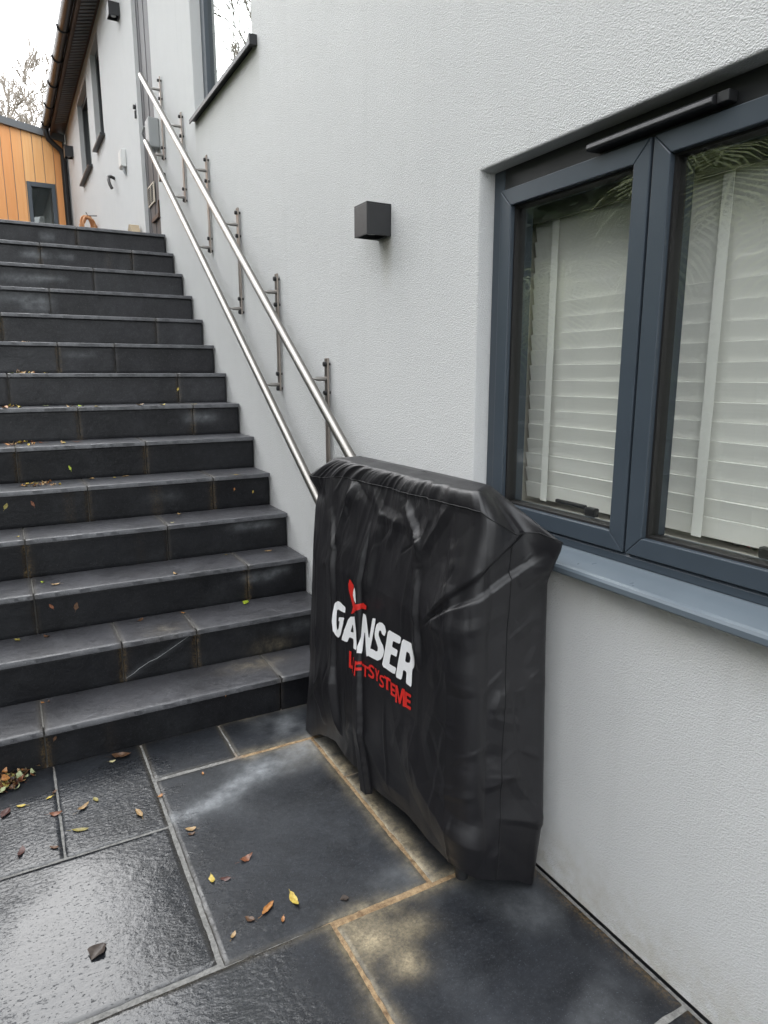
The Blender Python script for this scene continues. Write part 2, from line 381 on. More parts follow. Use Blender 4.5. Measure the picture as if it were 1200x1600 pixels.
SLABS = [(-1.60, -1.28, 2.12, 2.69), (-1.28, -.96, 2.12, 2.69), (-.96, -.642, 2.412, 2.705), (-.642, -.004, 2.412, 2.705),
         (-.956, -.332, 1.497, 2.402), (-.326, -.003, 1.49, 2.098), (-.326, -.003, 2.098, 2.402),
         (-1.60, -.963, 1.512, 2.118), (-.648, -.005, .855, 1.482), (-1.28, -.652, .90, 1.503), (-1.90, -1.284, .90, 1.503),
         (-.648, -.005, .25, .849), (-1.28, -.652, .27, .894), (-1.9, -1.284, .27, .894), (-2.5, -1.604, 1.512, 2.69)]
for i in range(3):
    for j in range(5): SLABS.append((-1.9+i*.628+.006*(i > 0), -1.9+(i+1)*.628, -3.0+j*.65, -3.0+(j+1)*.65-.006))
for j in range(6): SLABS.append((-2.52, -1.906, -3.0+j*.745, -3.0+(j+1)*.745-.006))
for i in range(3):
    for j in range(8): SLABS.append((-2.53-(i+1)*.7, -2.53-i*.7-.006, -3.0+j*.71, -3.0+(j+1)*.71-.006))
SWOOSH = [(-.951, 2.147), (-.856, 2.161), (-.753, 2.207), (-.648, 2.275), (-.524, 2.303), (-.367, 2.358), (-.31, 2.38)]
WARMJ = [[(-.651, 1.488), (-.229, 1.482), (-.01, 1.478)], [(-.65, 1.488), (-.65, 1.0)], [(-.33, 2.40), (-.33, 1.49)], [(-.6, 2.407), (-.33, 2.405)], [(-.6, 2.71), (-.2, 2.71)]]
COOLJ = [[(-1.4, 1.508), (-.65, 1.49)], [(-.96, 2.69), (-.96, 1.51)], [(-.95, 2.408), (-.6, 2.405)], [(-.642, 2.7), (-.642, 2.41)]]
def pave_attr(x, y):
    n1 = fbm(x*9, y*9, 1.); n2 = fbm(x*4, y*4, 5.); n3 = fbm(x*30, y*30, 2.)
    dw = min(seg_d(x, y, p) for p in WARMJ); dc = min(seg_d(x, y, p) for p in COOLJ)
    red = .62*math.exp(-(dw/(.026+.03*max(0, n1+.2)))**2)*(.6+.8*n3) + .16*math.exp(-(dc/.012)**2)
    # the sandy cloud below the joint crossing and the strip under the cover
    cl = math.exp(-(((x+.575)/.062)**2+((y-1.41)/.075)**2)) + .9*math.exp(-(((x+.535)/.05)**2+((y-1.285)/.045)**2)) + .5*math.exp(-(((x+.46)/.06)**2+((y-1.38)/.05)**2))
    red += max(0, cl*(.70+1.1*n1+.6*n3))*.85
    st = math.exp(-(((x+.312)/.042)**2))*(1.49 < y < 2.4)*(x > -.326); red += st*max(0, .45+.5*n1+.7*n3)*.8
    cor = math.exp(-(((x+.40)/.09)**2+((y-1.55)/.05)**2)); pale = .42*cor*max(0, .7+n1)
    if 1.5 < y < 2.41 and x > -.957:
        d = seg_d(x+.03*n1, y+.035*n2+.012*n1, SWOOSH); w = (.030+.075*(x+.95))*(1+.8*n1+.4*n3)
        pale += (.80-.55*(x+.95))*math.exp(-(d/max(.008, w))**2)*(.75+.7*n3+.5*n1) + .22*math.exp(-(d/.11)**2)*max(0, .5+n2)
        red += .22*math.exp(-(d/.09)**2)*sstep(-.6, -.35, x)
        pale += .10*max(0, n2+.25)
    if y < 1.482 and x > -.648: pale += .34*max(0, n2*1.4+.12*n1+.05)*sstep(-.62, -.3, x)
    if y > 2.41 and x > -.642: pale += .55*max(0, .25+n1)*math.exp(-((x+.36)/.14)**2)
    brown = 1.2*math.exp(-((x+.005)/.025)**2)*(y < 1.6)*max(0, .5+n1) + .5*math.exp(-((y-2.70)/.02)**2)*max(0, .4+n1)
    wet = sstep(-.80, -1.02, x+.10*n2)*sstep(2.66, 2.52, y+.03*n1+.10*sstep(-1.1,-1.4,x))
    if y < 1.507: wet = max(0, sstep(-.62, -.98, x+.12*n2))
    if -.957 < x and 1.5 < y < 2.41: wet = .42*sstep(-.62, -.95, x+.1*n2)
    flat = 2.0*math.exp(-(((x+1.20)/.24)**2+((y-1.72)/.30)**2)) + 1.6*math.exp(-(((x+1.15)/.24)**2+((y-1.32)/.20)**2)) + .6*n2 + .30
    return (min(1, max(0, red)), min(1, brown), float(min(1, wet)), min(1, max(0, pale)), max(0, min(1, flat)))
gr = Grid()
def top(u, v, d):
    return (u, v, GZ(v)-d+.0007*noise.noise((u*6, v*6, 0)))
for (x0, x1, y0, y1) in SLABS:
    near = x1 > -2.0 and y1 > .8
    res = .013 if near else .12
    hx = .0026; us = ticks(x0+hx, x1-hx, res); vs = ticks(y0+hx, y1-hx, res)
    tilt = rng.uniform(-.0012, .0012)
    def f(u, v, d, tilt=tilt, x0=x0, y0=y0):
        jx = (.0026*noise.noise((v*14, x0*3, 4.))+.0018*noise.noise((v*55, x0*3, 4.))) if d > 0 else 0; jy = (.0026*noise.noise((u*14, y0*3, 8.))+.0018*noise.noise((u*55, y0*3, 8.))) if d > 0 else 0
        p = top(u+jx, v+jy, d); return (p[0], p[1], p[2]+tilt*math.sin(3*(u-x0)))
    gr.piece(us, vs, f, drop=.0035, skirt=.02)
pv = gr.mesh('paving', M_PAVE); tag(pv, kind='structure')
at = [pave_attr(v[0], v[1]) if (v[0] > -2.1 and v[1] > .7) else (0, 0, .3, .05, 0) for v in gr.v]
attr_col(pv.data, 'stain', [a[:3] for a in at]); attr_f(pv.data, 'pale', [a[3] for a in at]); attr_f(pv.data, 'flatwet', [a[4] for a in at])
# mortar bed showing in the joints
vs = []; fs = []; us_ = list(np.arange(-2.0, .0001, .02)); ys_ = list(np.arange(.4, 2.7601, .02))
for u in us_:
    for y in ys_: vs.append((u, y, GZ(y)-.0026+.0016*noise.noise((u*30, y*30, 3))))
ny = len(ys_)
for i in range(len(us_)-1):
    for j in range(ny-1): fs.append((i*ny+j, (i+1)*ny+j, (i+1)*ny+j+1, i*ny+j+1))
me = bpy.data.meshes.new('mortar_bed'); me.from_pydata(vs, [], fs); mo = link_mesh('mortar_bed', me, M_MORT, smooth=True); tag(mo, kind='structure')
attr_f(me, 'warm', [max(math.exp(-(min(seg_d(a, b, p) for p in WARMJ)/.05)**2), .35*math.exp(-((b-2.7)/.03)**2)) for a, b, c in vs])
g = MB(); g.box(-4.7, 0, -3.05, .396, -.05, -.012); g.box(-4.7, -2.004, .396, 2.66, -.05, -.012)
tag(g.build('mortar_base', M_GROUT), kind='structure')

# ------------------------------------------------------------------ the steps
JOINTS = {1: [-1.3, -.358], 2: [-.971, -.655], 3: [-1.28, -.325], 4: [-.651, -1.29], 5: [-.982, -.339], 6: [-1.283, -.638], 7: [-.949, -.30], 8: [-1.282, -.321],
          9: [-.988, -.654], 10: [-.333, -1.28], 11: [-.971], 12: [-.651, -1.29], 13: [-.972, -.328], 14: [-.687]}
stairs = empty('outdoor_steps', (-1.3, 2.68, 0), 'flight of fourteen black slate steps climbing beside the pale rendered wall', 'steps')
XL, XR = -2.62, -.006
PALE_R = {7: [(-.258, 1.235, .10, .03, .75)], 11: [(-1.05, 1.97, .10, .05, .7), (-1.2, 2.0, .1, .04, .5)], 12: [(-1.10, 2.16, .14, .025, .8), (-.92, 2.17, .09, .02, .6)], 13: [(-1.0, 2.36, .10, .02, .9), (-.80, 2.36, .06, .02, .6)], 14: [(-.9, 2.54, .05, .03, .7)],
          3: [(-.26, .49, .09, .022, .7), (-.15, .51, .06, .02, .5)], 4: [(-.20, .70, .12, .02, .7)], 9: [(-.86, 1.62, .1, .02, .4)], 2: [(-.17, .30, .10, .03, .35)], 5: [(-.6, .85, .1, .03, .2)]}
STR = {}
for n in range(1, 15):
    js = sorted(JOINTS[n]+[j-.96 for j in JOINTS[n][:1] if j-.96 > XL+.1]); cuts = [XL]+js+[XR]
    y0, z1 = YN(n), ZN(n); y1 = YN(n+1)+.05 if n < 14 else 6.42
    ls = rng.uniform(-.004, .004)
    # tread slabs with a slim nosing
    gt = Grid(); gg = Grid()
    zb = ZN(n-1) if n > 1 else .012
    for a, b_ in zip(cuts[:-1], cuts[1:]):
        ex = rng.uniform(-.002, .002)
        us = ticks(a+.003, b_-.003, .016, .003); vv = ticks(y0+ex, y1, .016, .003)
        def f(u, v, d, ex=ex, n=n):
            jy = (.0025*noise.noise((u*16, n*3., 2.))+.0022*noise.noise((u*60, n*3., 5.))) if (d > 0 and v < YN(n)+.02) else 0
            return (u, v+jy, ZN(n)-d+.0006*noise.noise((u*9, v*9, n)))
        gt.piece(us, vv, f, drop=.0025, skirt=.022)
        wv = ticks(zb, z1-.020, .016, .003)
        def fr(u, w, d, n=n): return (u, YN(n)+.022+d+.0008*noise.noise((u*12, w*12, n)), w)
        gg.piece(us, wv, fr, drop=.002, skirt=.018)
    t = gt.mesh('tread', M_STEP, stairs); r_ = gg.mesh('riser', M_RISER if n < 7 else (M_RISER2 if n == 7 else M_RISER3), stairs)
    stn = []; pal = []
    for (x, y, z) in gt.v:
        e = 0; pl = 0
        for j in js: e += .10*math.exp(-((x-j)/.014)**2)
        pl = .10*max(0, fbm(x*6, y*6, n)+.1) + (.14*math.exp(-((y-y0)/.012)**2)*max(0, .4+fbm(x*8, n, 2)))
        pc = sum(x > j for j in js); pl += .085*abs(math.sin(n*12.9+pc*78.2))**2
        if n == 1: e += .5*math.exp(-(((x+.42)/.13)**2+((y-2.86)/.06)**2))*max(0, .5+fbm(x*25, y*25, 3))
        if n == 2: e += .3*math.exp(-(((x+.78)/.08)**2+((y-3.0)/.06)**2))*max(0, .4+fbm(x*25, y*25, 3))
        stn.append((min(1, e), 0, 0)); pal.append(pl)
    attr_col(t.data, 'stain', stn); attr_f(t.data, 'pale', pal)
    stn = []; pal = []
    for (x, y, z) in gg.v:
        br = 0; h = (z1-z)/(z1-zb)
        for j in js:
            k = abs(math.sin(j*31.7+n*5.1))**1.6; br += (.10+.62*k)*max(.15, .75+1.1*noise.noise((z*26, j*3, n)))*math.exp(-((x-j-.006*noise.noise((z*20, j, 0)))/.013)**2)*(1-.25*h)
            br += .16*k*math.exp(-((x-j)/.035)**2)*max(0, fbm(x*20, z*8, n)+.2)
        br += .28*max(0, noise.noise((x*7.0, n*9., 1))-.42)*2
        pl = .06*max(0, fbm(x*5, z*5, n*2.))+.05*abs(math.sin(n*4.7+sum(x > j for j in js)*41.3))**2*(.5+.5*(n > 6))
        for (px, pz, sx, sz, k) in PALE_R.get(n, []):
            q = ((x-px)/sx)**4+((z-pz)/sz)**2; pl += k*.62*math.exp(-q)*max(0, .75+.8*fbm(x*22, z*40, n))
        red = 0
        if n == 2:
            d = seg_d(x, z, [(-.965, .205), (-.86, .262), (-.80, .285), (-.68, .35)]); pl += .12*math.exp(-(d/.012)**2)
            red = .35*math.exp(-(((x+.30)/.09)**2+((z-.22)/.04)**2))*max(0, .4+fbm(x*40, z*20, 3))
        stn.append((red, min(1, br), 0)); pal.append(min(1, pl))
    attr_col(r_.data, 'stain', stn); attr_f(r_.data, 'pale', pal)
ck = MB(); ckp = [(-.965, .205), (-.93, .222), (-.905, .240), (-.86, .262), (-.83, .270), (-.80, .285), (-.75, .312), (-.715, .330), (-.68, .350)]
ck.tube([(a, YN(2)+.0222, b) for a, b in ckp], [.0004, .0009, .0011, .0008, .0012, .0008, .0011, .0008, .0004], 5); ck.build('crack', M_PLAST, stairs)
core = MB()
for n in range(1, 15):
    y0 = YN(n)+.042; core.box(XL+.01, XR-.004, y0, 6.40, (ZN(n-1) if n > 1 else -.05)-.001*(n > 1), ZN(n)-.0045)
core.build('stair_core', M_GROUT, stairs)

# ------------------------------------------------------------------ house
house = empty('house', (0, 3, 0), 'pale grey rendered house wall with anthracite windows rising beside the steps', 'house')
def wall_open(mb, x, y0, y1, z0, z1, ops, depth, back=True):
    ys = sorted({y0, y1}|{o[0] for o in ops}|{o[1] for o in ops}); zs = sorted({z0, z1}|{o[2] for o in ops}|{o[3] for o in ops})
    for a, b in zip(ys[:-1], ys[1:]):
        for c, d in zip(zs[:-1], zs[1:]):
            if any(o[0] <= a and b <= o[1] and o[2] <= c and d <= o[3] for o in ops): continue
            mb.add([(x, a, c), (x, b, c), (x, b, d), (x, a, d)], [(0, 1, 2, 3)])
    for (a, b, c, d) in ops:
        X = x+depth
        mb.add([(x, a, c), (X, a, c), (X, a, d), (x, a, d)], [(0, 1, 2, 3)]); mb.add([(x, b, c), (X, b, c), (X, b, d), (x, b, d)], [(0, 1, 2, 3)])
        mb.add([(x, a, d), (X, a, d), (X, b, d), (x, b, d)], [(0, 1, 2, 3)]); mb.add([(x, a, c), (X, a, c), (X, b, c), (x, b, c)], [(0, 1, 2, 3)])
LW = (.585, 1.78, .985, 2.092)      # lower window opening
UW = (3.80, 5.02, 3.165, 4.75)      # upper window opening
w = MB(); wall_open(w, 0, -6, 6.298, .010, 5.6, [LW, UW], .16)
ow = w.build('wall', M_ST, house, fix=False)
bm = bmesh.new(); bm.from_mesh(ow.data); bmesh.ops.remove_doubles(bm, verts=bm.verts[:], dist=1e-5); bmesh.ops.recalc_face_normals(bm, faces=bm.faces[:]); bm.to_mesh(ow.data); bm.free()
md = ow.modifiers.new('bevel', 'BEVEL'); md.width = .007; md.segments = 3; md.limit_method = 'ANGLE'; md.angle_limit = R(60)
ow.data.polygons.foreach_set('use_smooth', [True]*len(ow.data.polygons))
bc = MB(); bc.box(.008, .05, -6, 6.298, -.06, .012); bc.build('base_bead', M_FRAME2, house)
# inner room behind the lower window
rm = MB()
X0, X1 = .16, 3.2
rm.add([(X1, -1, 0), (X1, 4, 0), (X1, 4, 2.4), (X1, -1, 2.4), (X0, -1, 0), (X0, 4, 0), (X0, 4, 2.4), (X0, -1, 2.4)], [(0, 1, 2, 3), (0, 4, 5, 1), (3, 2, 6, 7), (0, 3, 7, 4), (1, 5, 6, 2)])
rm.build('room', M_ROOM, house)
rv = MB(); rv.box(.085, .30, 1.782, 1.86, .95, 2.2); rv.box(.085, .30, .50, .583, .95, 2.2); rv.box(.085, .30, .583, 1.782, 2.094, 2.2); rv.box(.085, .34, .583, 1.782, 1.02, 1.075)
rv.build('inner_reveal', M_CREAM, house)
# far wing
w = MB(); wall_open(w, -.03, 6.815, 13.1, 2.5, 5.32, [(10.06, 11.15, 4.12, 5.15), (8.85, 9.54, 4.15, 5.2)], .12)
w.add([(-.03, 6.815, 2.5), (.35, 6.815, 2.5), (.35, 6.815, 5.32), (-.03, 6.815, 5.32)], [(0, 1, 2, 3)]); w.add([(-.03, 13.1, 2.5), (6, 13.1, 2.5), (6, 13.1, 6.5), (-.03, 13.1, 5.32)], [(0, 1, 2, 3)])
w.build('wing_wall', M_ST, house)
w = MB()
for k in range(5): w.box(.002+.004*(k % 2), .06, 6.300+k*.1022, 6.300+(k+1)*.1022-.002, 2.6, 5.6)
w.build('cladding_panel', M_GREYCLAD, house, bevel=.003)
w = MB(); w.box(.05, 6, -6, 13.1, 5.58, 5.75); w.build('flat_roof', M_ROOFG, house)
w = MB(); w.add([(6, -6, -.06), (6, 13.1, -.06), (6, 13.1, 5.6), (6, -6, 5.6)], [(0, 1, 2, 3)]); w.add([(0, -6, -.06), (6, -6, -.06), (6, -6, 5.6), (0, -6, 5.6)], [(0, 1, 2, 3)])
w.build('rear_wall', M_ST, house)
sp = MB(); sp.box(.09, .3, 6.29, 6.83, 2.5, 5.6); sp.build('panel_backing', M_ROOM, house)

# lower window: fixed frame, two casements, panes, vent, sill
win = MB()
fx0, fx1 = .055, .155; a, b, c, d = LW
win.box(fx0, fx1, b-.05, b, c+.02, d); win.box(fx0, fx1, a, a+.05, c+.02, d);  win.box(fx0, fx1, a+.05, b-.05, c+.02, c+.062)
win.box(fx0+.02, fx1, 1.155, 1.21, c+.062, d-.062)
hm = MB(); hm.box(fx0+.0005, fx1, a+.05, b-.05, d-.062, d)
window = win.build('window', M_FRAME, house, bevel=.003); window['label'] = 'wide anthracite casement window with white slatted blinds behind'
hm.build('head_painted_shade', M_FRAME2, window, bevel=.002)  # frame head in a darker colour, painting the shade under the soffit
def frame_ring(mb, x0, x1, ya, yb, za, zb, wd):
    # four mitred members, chamfered towards the glass
    o = [(ya, za), (yb, za), (yb, zb), (ya, zb)]; i = [(ya+wd, za+wd), (yb-wd, za+wd), (yb-wd, zb-wd), (ya+wd, zb-wd)]
    for k in range(4):
        p, q, r, s = o[k], o[(k+1) % 4], i[(k+1) % 4], i[k]
        g = .0006
        def sh(u, v):  # tiny gap along the mitre
            L_ = math.hypot(v[0]-u[0], v[1]-u[1]); return ((v[0]-u[0])/L_*g, (v[1]-u[1])/L_*g)
        dx = sh(p, q)
        P = [(p[0]+dx[0], p[1]+dx[1]), (q[0]-dx[0], q[1]-dx[1]), (r[0]-dx[0], r[1]-dx[1]), (s[0]+dx[0], s[1]+dx[1])]
        vs = [(x0, *t) for t in P]+[(x1, *t) for t in P]
        mb.add(vs, [(0, 1, 2, 3), (7, 6, 5, 4), (0, 4, 5, 1), (1, 5, 6, 2), (2, 6, 7, 3), (3, 7, 4, 0)])
for (ya, yb) in ((1.1865, 1.732), (.634, 1.1785)):
    s_ = MB(); frame_ring(s_, .042, .13, ya, yb, 1.05, 2.03, .048)
    sash = s_.build('casement', M_FRAME, window, bevel=.0025, seg=2)
    gk = MB(); gi = .0482
    for (p, q, r, s) in ((ya+gi, yb-gi, 1.05+gi, 1.05+gi+.006), (ya+gi, yb-gi, 2.03-gi-.006, 2.03-gi), (ya+gi, ya+gi+.006, 1.05+gi+.006, 2.03-gi-.006), (yb-gi-.006, yb-gi, 1.05+gi+.006, 2.03-gi-.006)):
        gk.box(.058, .096, p, q, r, s)
    gk.build('gasket', M_GASK, window)
    pn = MB(); pn.box(.071, .075, ya+gi+.006, yb-gi-.006, 1.05+gi+.006, 2.03-gi-.006); pn.build('pane', M_GLASS, window)
tv = MB(); tv.prism([(.014, 2.044), (.018, 2.040), (.054, 2.040), (.054, 2.060), (.024, 2.060), (.016, 2.054)], 'y', 1.015, 1.365)
tv.box(.026, .054, .985, 1.013, 2.040, 2.062); tv.build('trickle_vent', M_BLK, window, bevel=.002)
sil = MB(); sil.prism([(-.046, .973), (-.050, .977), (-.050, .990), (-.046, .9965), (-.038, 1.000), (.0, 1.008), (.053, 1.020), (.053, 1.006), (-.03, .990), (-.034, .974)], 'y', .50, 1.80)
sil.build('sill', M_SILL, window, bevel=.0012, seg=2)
fb = MB(); fb.prism([(.050, 1.0215), (.050, 1.040), (.056, 1.0478), (.10, 1.0478), (.10, 1.0215)], 'y', .637, 1.729); fb.build('bottom_rail', M_FRAME, window)
for (ya, yb, yc, yd) in ((1.42, 1.545, 1.37, 1.43), (.75, .86, .85, .90)):
    hd = MB(); hd.box(.140, .152, ya, yb, 1.112, 1.124); hd.box(.138, .158, yc+.01, yd-.01, 1.094, 1.120); hd.build('window_handle', M_BLK, window, bevel=.004)
wb = MB(); wb.box(.132, .150, .64, 1.72, 1.078, 1.092); wb.box(.156, .175, .64, 1.72, 1.078, 1.086); wb.build('inner_bead', M_WHITEP, window, bevel=.002)

# upper window
uw = MB(); a, b, c, d = UW
uw.box(.07, .15, b-.085, b, c+.02, d); uw.box(.07, .15, a, a+.085, c+.02, d); uw.box(.07, .15, a+.085, b-.085, c+.02, c+.07); uw.box(.07, .15, a+.085, b-.085, d-.085, d)
upper = uw.build('window', M_FRAME, house, bevel=.003); upper['label'] = 'tall upper window reflecting white sky and bare branches'
ub = MB(); frame_ring(ub, .058, .14, a+.086, b-.086, c+.071, d-.086, .05); ub.build('casement', M_FRAME, upper, bevel=.0025)
pn = MB(); pn.box(.085, .089, a+.136, b-.136, c+.121, d-.136); pn.build('pane', M_GLASSU, upper)
us = MB(); us.prism([(-.040, 3.148), (-.040, 3.172), (-.034, 3.177), (.068, 3.190), (.068, 3.166), (-.028, 3.166), (-.032, 3.148)], 'y', 3.74, 5.02); us.box(-.042, .0, 3.715, 3.74, 3.146, 3.196)
us.build('sill', M_FRAME2, upper, bevel=.0015)
rb = MB(); rb.box(.3, .32, 3.7, 5.1, 3.0, 4.9); rb.build('roller_blind', M_ROOM, upper)
# wing windows
for (a, b, c, d) in ((10.06, 11.15, 4.12, 5.15), (8.85, 9.54, 4.15, 5.2)):
    f_ = MB(); x0 = .03
    f_.box(x0, x0+.06, a, a+.07, c, d); f_.box(x0, x0+.06, b-.07, b, c, d); f_.box(x0, x0+.06, a+.07, b-.07, c, c+.07); f_.box(x0, x0+.06, a+.07, b-.07, d-.07, d)
    ww = f_.build('window', M_FRAME2, house); ww['label'] = 'narrow upper window under the eaves of the far wing'
    p = MB(); p.box(x0+.03, x0+.035, a+.07, b-.07, c+.07, d-.07); p.build('pane', M_GLASSU, ww)
    s_ = MB(); s_.box(-.085, .03, a-.05, b-.02, c-.022, c); s_.build('sill', M_FRAME2, ww)
    k_ = MB(); k_.box(x0+.062, x0+.07, a, b, c, d); k_.build('blackout', M_ROOM, ww)
# eaves of the far wing
ev = MB(); ev.add([(-.03, 6.3, 5.318), (-.24, 6.3, 5.268), (-.24, 13.2, 5.268), (-.03, 13.2, 5.318), (-.03, 6.3, 5.36), (-.24, 6.3, 5.36), (-.24, 13.2, 5.36), (-.03, 13.2, 5.36)], [(0, 1, 2, 3), (4, 7, 6, 5), (0, 4, 5, 1), (1, 5, 6, 2), (2, 6, 7, 3), (3, 7, 4, 0)])
ev.build('soffit', M_SOFF, house)
sg = MB()
k = 6.35
while k < 12.4:
    sg.add([(-.06, k, 5.3085), (-.215, k, 5.2715), (-.215, k+.05, 5.2715), (-.06, k+.05, 5.3085), (-.06, k, 5.300), (-.215, k, 5.263), (-.215, k+.05, 5.263), (-.06, k+.05, 5.300)], [(0, 1, 2, 3), (4, 7, 6, 5), (0, 4, 5, 1), (1, 5, 6, 2), (2, 6, 7, 3), (3, 7, 4, 0)]); k += .085
sg.build('soffit_vent', M_GRILL, house)
fa = MB(); fa.box(-.262, -.242, 6.3, 13.2, 5.235, 5.40); fa.build('fascia', M_SOFF, house)
gt = MB(); pr = []
for k in range(9):
    an = math.pi+math.pi*k/8; pr.append((-.325+.06*math.cos(an), 5.335+.062*math.sin(an)*1.2))
pr += [(pr[-1][0]-.006, 5.335)]+[(-.325+.054*math.cos(math.pi+math.pi*k/8), 5.335+.056*math.sin(math.pi+math.pi*k/8)*1.2) for k in range(7, 0, -1)]+[(pr[0][0]+.006, 5.335)]
gt.prism(pr, 'y', 6.3, 12.9); gutter = gt.build('gutter', M_GUT, house, autosmooth=True)
for k in range(8):
    bk = MB(); yy = 6.7+k*.85
    q = [(-.325+.066*math.cos(math.pi+math.pi*j/10), yy, 5.336+.067*math.sin(math.pi+math.pi*j/10)*1.2) for j in range(11)]
    bk.tube(q, .011, 6); bk.build('gutter_bracket', M_GUT, gutter)
dp = MB(); dp.tube([(-.325, 12.8, 5.28), (-.325, 12.8, 5.20), (-.30, 12.82, 5.14), (-.13, 12.9, 5.02), (-.10, 12.92, 4.95), (-.10, 12.92, 2.62)], .042, 10); dp.build('downpipe', M_GUT, house, autosmooth=True)
tl = MB()
for k in range(9): tl.add([(-.30+k*.4, 6.2, 5.405+k*.2), (.14+k*.4, 6.2, 5.60+k*.2), (.14+k*.4, 13.3, 5.60+k*.2), (-.30+k*.4, 13.3, 5.405+k*.2), (-.30+k*.4, 6.2, 5.44+k*.2), (.14+k*.4, 6.2, 5.635+k*.2), (.14+k*.4, 13.3, 5.635+k*.2), (-.30+k*.4, 13.3, 5.44+k*.2)], [(0, 1, 2, 3), (4, 7, 6, 5), (0, 4, 5, 1), (1, 5, 6, 2), (2, 6, 7, 3), (3, 7, 4, 0)])
tl.build('tiled_roof', M_TILE, house)

# ------------------------------------------------------------------ blind behind the lower window
bl = empty('venetian_blind', (.2, 1.2, 2.08), 'white wooden slatted blind closed behind the anthracite window', 'blind')
sl_ = MB(); k = 0; z = 1.100
while z < 2.04:
    yb0 = .60 if True else 0
    ta = R(80+rng.uniform(-1.5, 1.5)); cx, cz = .205, z+.023; hw = .0262
    if k == 1: ta -= R(5)
    ex, ez = -math.cos(ta)*hw, math.sin(ta)*hw; nx, nz = math.sin(ta)*.003, math.cos(ta)*.003
    dy = rng.uniform(-.002, .002); tl_ = rng.uniform(-.0012, .0012)
    for (ya, yb) in ((.60, 1.752+dy),):
        P = [(cx+ex+nx, cz+ez+nz), (cx+ex-nx, cz+ez-nz), (cx-ex-nx, cz-ez-nz), (cx-ex+nx, cz-ez+nz)]
        n0 = len(sl_.v)
        sl_.add([(p[0], ya, p[1]-tl_) for p in P]+[(p[0], yb, p[1]+tl_) for p in P], [(0, 1, 2, 3), (7, 6, 5, 4), (0, 4, 5, 1), (1, 5, 6, 2), (2, 6, 7, 3), (3, 7, 4, 0)])
    z += .0472; k += 1
sl_.build('slats', M_BLIND, bl)
for yy in (1.636, 1.076):
    tp = MB(); tp.box(.1755, .1765, yy-.014, yy+.014, 1.10, 2.06); tp.box(.2325, .2335, yy-.014, yy+.014, 1.10, 2.06); tp.build('ladder_tape', M_TAPE, bl)
vl = MB(); vl.box(.160, .168, .60, 1.757, 1.945, 2.085); vl.build('added_shade_strip', M_SHADE_STRIP, bl, bevel=.002)  # dark strip added in front of the slats to darken their top
hr = MB(); hr.box(.175, .235, .60, 1.755, 2.045, 2.09); hr.build('head_rail', M_BLIND, bl)

# ------------------------------------------------------------------ stair rails on wall brackets
rail = empty('stair_rail', (-.05, 3.8, 2.0), 'pair of brushed steel guide rails climbing the wall on six brackets', 'rail')
DX = -.108; SLP = .712
def zu(y): return 1.477+SLP*(y-2.885)
def zl(y): return zu(y)-.472
for fz, yt in ((zu, 6.19), (zl, 6.16)):
    t = MB(); t.tube([(DX, 1.62, fz(1.62)), (DX, yt, fz(yt))], .0208, 28); t.build('rail_tube', M_STEEL, rail, autosmooth=True, bevel=.002)
def bracket():
    o = MB(); y0 = 2.885; zt = zu(y0)
    o.box(-.020, -.010, y0-.017, y0+.017, zt-.505, zt+.092); br = o.build('bracket', M_BAR, rail, bevel=.002)
    for dz in (.066, -.062, -.415, -.492):
        b = MB(); b.tube([(-.010, y0, zt+dz), (.0, y0, zt+dz)], .007, 10); b.tube([(-.0325, y0, zt+dz), (-.030, y0, zt+dz), (-.0195, y0, zt+dz)], [.009, .0115, .0115], 14); b.build('bolt', M_BOLT, br, autosmooth=True)
    for dz in (0, -.472):
        b = MB(); b.tube([(-.0195, y0, zt+dz), (-.0235, y0, zt+dz), (-.024, y0, zt+dz), (-.062, y0, zt+dz), (-.076, y0, zt+dz), (-.0885, y0, zt+dz)], [.0105, .0105, .0098, .0098, .0055, .0045], 16); b.build('arm', M_STEEL, br, autosmooth=True)
    return br
br0 = bracket()
for k in range(1, 6):
    c = br0.copy(); COL.objects.link(c); c.parent = rail; c.location = br0.location+Vector((0, .615*k, .615*SLP*k))
    for ch in list(br0.children):
        d = ch.copy(); COL.objects.link(d); d.parent = c

# ------------------------------------------------------------------ wall fittings
lamp = empty('wall_lamp', (0, 2.37, 2.05), 'black cube wall lamp beside the wide window above the covered lift', 'lamp')
def lampbody(x1, d, y0, y1, z0, z1, parent):
    b = MB(); b.box(x1-d, x1, y0, y1, z1-.006, z1); b.box(x1-d, x1-d+.006, y0, y1, z0, z1-.006); b.box(x1-d+.006, x1, y0, y0+.006, z0, z1-.006); b.box(x1-d+.006, x1, y1-.006, y1, z0, z1-.006); b.box(x1-.012, x1, y0+.006, y1-.006, z0, z1-.006)
    b.box(x1-d+.006, x1-.012, y0+.006, y1-.006, z0+.03, z0+.036)
    b.build('lamp_shade', M_BLK, parent, bevel=.0012)
    g_ = MB(); g_.tube([(x1-d/2, (y0+y1)/2, z0+.012), (x1-d/2, (y0+y1)/2, z0+.0295)], d*.22, 16); g_.build('lens', M_PLAST, parent)
lampbody(-.001, .101, 2.318, 2.420, 1.997, 2.108, lamp)
l2 = empty('wall_lamp', (-.03, 7.4, 4.8), 'black box lamp high on the far wing beside the grey cladding', 'lamp'); lampbody(-.031, .10, 7.35, 7.47, 4.73, 4.84, l2)
l3 = empty('wall_lamp', (-.03, 12.2, 4.8), 'black box lamp at the far corner next to the downpipe', 'lamp'); lampbody(-.031, .12, 12.05, 12.2, 4.72, 4.87, l3)
jb = empty('junction_box', (-.03, 7.5, 3.55), 'white plastic box on the far wing wall above the curled pipe', 'box')
b = MB(); b.box(-.075, -.031, 7.56, 7.72, 3.50, 3.66); b.build('case', M_WHITEP, jb, bevel=.006)
